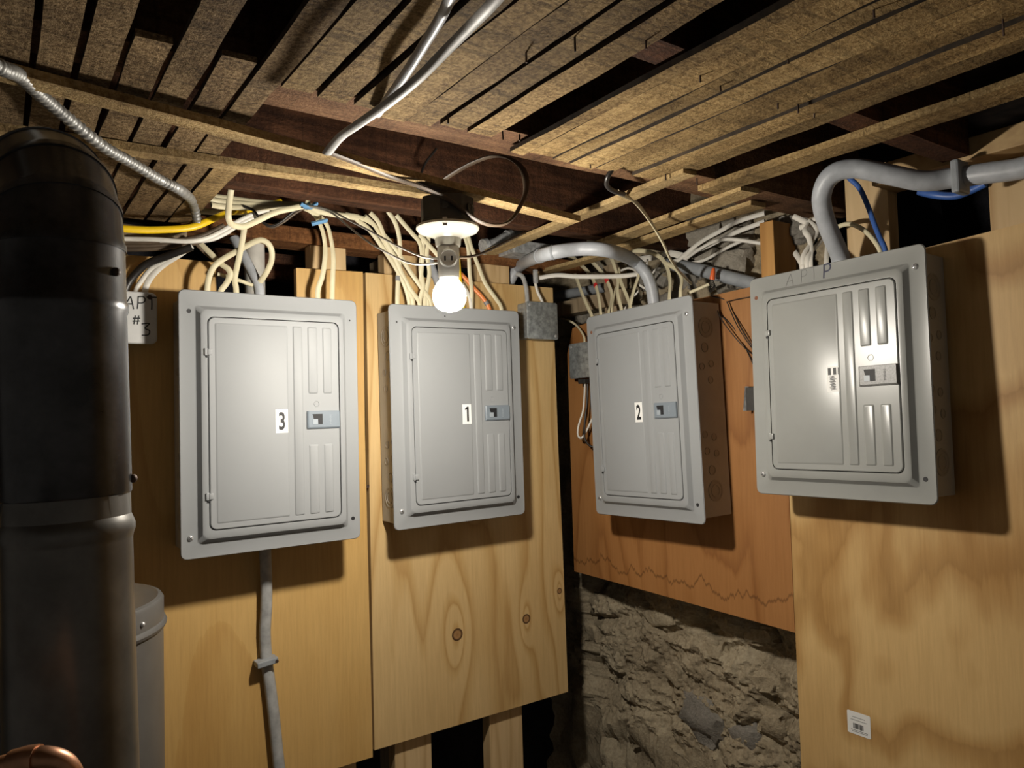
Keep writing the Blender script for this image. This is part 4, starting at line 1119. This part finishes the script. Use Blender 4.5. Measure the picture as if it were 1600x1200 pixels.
def st_(pts, label, x0=1.545, x1=1.545, mat='white_c', wd=0.012):
    q = [(pts[0][0], pts[0][1], 'x', x0)] + list(pts[1:-1]) + [(pts[-1][0], pts[-1][1], 'x', x1)]
    return cable(q, wd, NT, mat, label, side='right')
st_([(1030,425),(1056,409),(1092,380),(1125,361),(1153,346),(1195,333)], 'topmost white cable crossing the stones to the post')
st_([(1040,415),(1077,397),(1109,383),(1145,365),(1195,346)], 'second white cable from the top crossing the stones')
st_([(1075,402),(1092,390),(1117,377),(1143,374),(1195,381)], 'third white cable crossing the stones and dipping at the post', wd=0.010)
st_([(1035,412),(1061,413),(1095,408),(1117,398),(1136,387),(1162,375)], 'lowest white cable curving across the stones', wd=0.009)
st_([(985,408),(1020,402),(1045,396),(1075,402)], 'wide white cable lying level behind the grey service cable', wd=0.018)
# grey conduit behind
pp = path([(870,462,'x',1.56),(905,456,'x',1.56),(960,447,'x',1.56)])
tag(obj('conduit', MB().tube(smooth_path(pp), 0.015, n=14), M['conduit'], loc=tuple(pp[0]), smooth=True), 'grey plastic conduit stub in the dark corner left of panel 2 cables', 'conduit')
pp = path([(1040,412,'x',1.57),(1085,420,'x',1.55),(1125,430),(1180,444,'x',1.545)])
tag(obj('conduit', MB().tube(smooth_path(pp), 0.017, n=14), M['conduit'], loc=tuple(pp[0]), smooth=True), 'grey plastic conduit above the orange plywood', 'conduit')
# wire nut with coil
wn = at(1114,428,'x',1.50)
wt = thing('wire_connector', 'orange twist-on wire connector above the orange plywood', 'wire connector', Matrix.Translation(wn))
obj('cap', MB().lathe([(0.0068,-0.014),(0.0072,-0.010),(0.006,0.004),(0.0042,0.013),(0.002,0.0155),(0.0002,0.016)], Matrix.Rotation(0.2,4,'X'), 10), M['wirenut'], wt, smooth=True)
coil = [Vector((0.004*math.cos(a*0.9), 0.009*math.cos(a)+0.004, -0.024+0.009*math.sin(a)-0.0007*a)) for a in [i*0.45 for i in range(46)]]
obj('wire_coil', MB().tube(coil, 0.0012, n=5), M['black_c'], wt, smooth=True)
cable([(1075,458,'x',1.48),(1090,452),(1108,444,'x',1.50)], 0.009, 0.007, 'cream', 'stub of cream cable beside the orange wire connector', side='right')
# junction box feeds
cable([(806,428,'y',1.74),(816,432,'y',1.73),(822,450,'y',1.722),(824,474,'y',1.715)], 0.014, 0.011, 'grey_d', 'grey cable entering the square junction box', ext=1)
cable([(836,440,'y',1.72),(840,456,'y',1.722),(848,474,'y',1.715)], 0.010, 0.007, 'white_c', 'white cable entering the square junction box', ext=1)
ck = at(837,432,'y',1.71)
tag(obj('strap_hook', MB().bbox((ck.x-0.006,ck.y-0.004,ck.z-0.02),(ck.x+0.006,ck.y+0.006,ck.z+0.02),0.002), M['galv'], loc=tuple(ck)), 'small galvanised strap above the square junction box', 'strap')
cable([(868,497,'x',1.60),(885,500,'x',1.50),(900,508),(912,525,'x',1.47)], 0.007, 0.006, 'cream', 'thin cream wire curving out of the dark corner', side='right', ext=1, name='wire')
cable([(914,598,'x',1.465),(913,620),(911,642),(904,665),(903,680),(909,684),(917,672),(928,648,'x',1.485)], 0.0062, 0.006, 'white_c', 'white wire looping below the half hidden junction box', side='right', name='wire')
cable([(918,598,'x',1.47),(917,630),(914,655),(913,680),(917,692),(926,698),(938,694,'x',1.488)], 0.006, 0.006, 'black_c', 'black wire looping below the half hidden junction box', side='right', name='wire')
GW = 'thin black wires between panels'
for lb, pts in zip(('thin black wire crossing the orange plywood lowest of four','thin black wire crossing the orange plywood from the top of panel 2','thin black wire on the orange plywood reaching lowest behind the unnumbered panel','thin black wire crossing the orange plywood rightmost of four'), ([(1118,478),(1128,500),(1145,523),(1165,545),(1180,556)], [(1110,462),(1135,470),(1148,492),(1160,515),(1178,545)], [(1120,488),(1140,505),(1157,527),(1168,550),(1178,572)], [(1136,472),(1150,505),(1165,530),(1180,550)])):
    q = [(pts[0][0], pts[0][1], 'x', 1.49)] + pts[1:-1] + [(pts[-1][0], pts[-1][1], 'x', 1.492)]
    cable(q, 0.003, 0.003, 'black_c', lb, side='right', group=GW, name='wire', n=6)
cable([(1135,472,'x',1.496),(1150,468),(1172,464,'x',1.496)], 0.0025, 0.0025, 'black_c', 'thin black wire lying level at the top of the orange plywood', side='right', name='wire', n=6)
cable([(958,262,'z',0.435),(949,278,'z',0.420),(949,291,'z',0.412),(960,299,'z',0.412),(975,303,'z',0.418)], 0.009, 0.009, 'black_c', 'short black hose end hooked under the laths above the corner', side='up')
# --- unnumbered panel
cable([(1690,236,'x',1.44),(1600,262,'x',1.44),(1545,270,'x',1.44),(1490,278,'x',1.44),(1445,283),(1400,275),(1363,267),(1335,263),(1309,268),(1292,282),(1284,304),(1285,325),(1292,350),(1302,375),(1313,402,'x',1.45)], 0.038, 0.036, 'grey_c', 'thick grey service cable arching into the top of the unnumbered panel', side='right', ext=1, n=14, pre=0.9)
ck = at(1492,276,'x',1.412)
tag(obj('cable_strap', MB().bbox((ck.x-0.001,ck.y-0.007,ck.z-0.028),(ck.x+0.043,ck.y+0.008,ck.z+0.032),0.004), M['conduit'], loc=tuple(ck)), 'grey strap holding the service cable under the beam', 'strap')
def pr_(pts, label, mat='white_c', wd=NM, th=NT, x0=1.50, x1=1.45, ext=1, group=None):
    q = [(pts[0][0], pts[0][1], 'x', x0)] + list(pts[1:-1]) + [(pts[-1][0], pts[-1][1], 'x', x1)]
    return cable(q, wd, th, mat, label, side='right', ext=ext, group=group)
pr_([(1318,268),(1328,279),(1343,294),(1356,322),(1366,350),(1374,370),(1383,390)], 'blue cable curving down the stud into the unnumbered panel', 'blue_c', 0.011, 0.008, 1.47, 1.455)
pr_([(1300,362),(1310,354),(1327,350),(1344,356),(1360,369),(1375,392)], 'cream cable arching over the stud into the unnumbered panel', 'cream', 0.010, 0.007, 1.495, 1.455)
pr_([(1240,338),(1252,344),(1261,350),(1257,360),(1264,372),(1267,390),(1266,408)], 'white cable kinked at its top left of the grey service cable')
pr_([(1250,356),(1262,350),(1280,338)], 'short white cable crossing the kinked one', x0=1.51, x1=1.51, ext=0)
pr_([(1262,346),(1272,354),(1276,364),(1268,379),(1255,400)], 'white cable curving back to the left beside the post')
pr_([(1292,365),(1277,383),(1262,402)], 'white cable slanting behind the grey service cable', x0=1.52)
pr_([(1242,395),(1252,412)], 'white cable stub beside the post', wd=0.014)
pr_([(1293,380),(1291,410)], 'short straight white cable touching the grey service cable')
pr_([(1436,299),(1460,304),(1490,306),(1515,298),(1540,286)], 'blue cable hanging under the beam on the right', 'blue_c', 0.016, 0.012, 1.53, 1.51, 0)
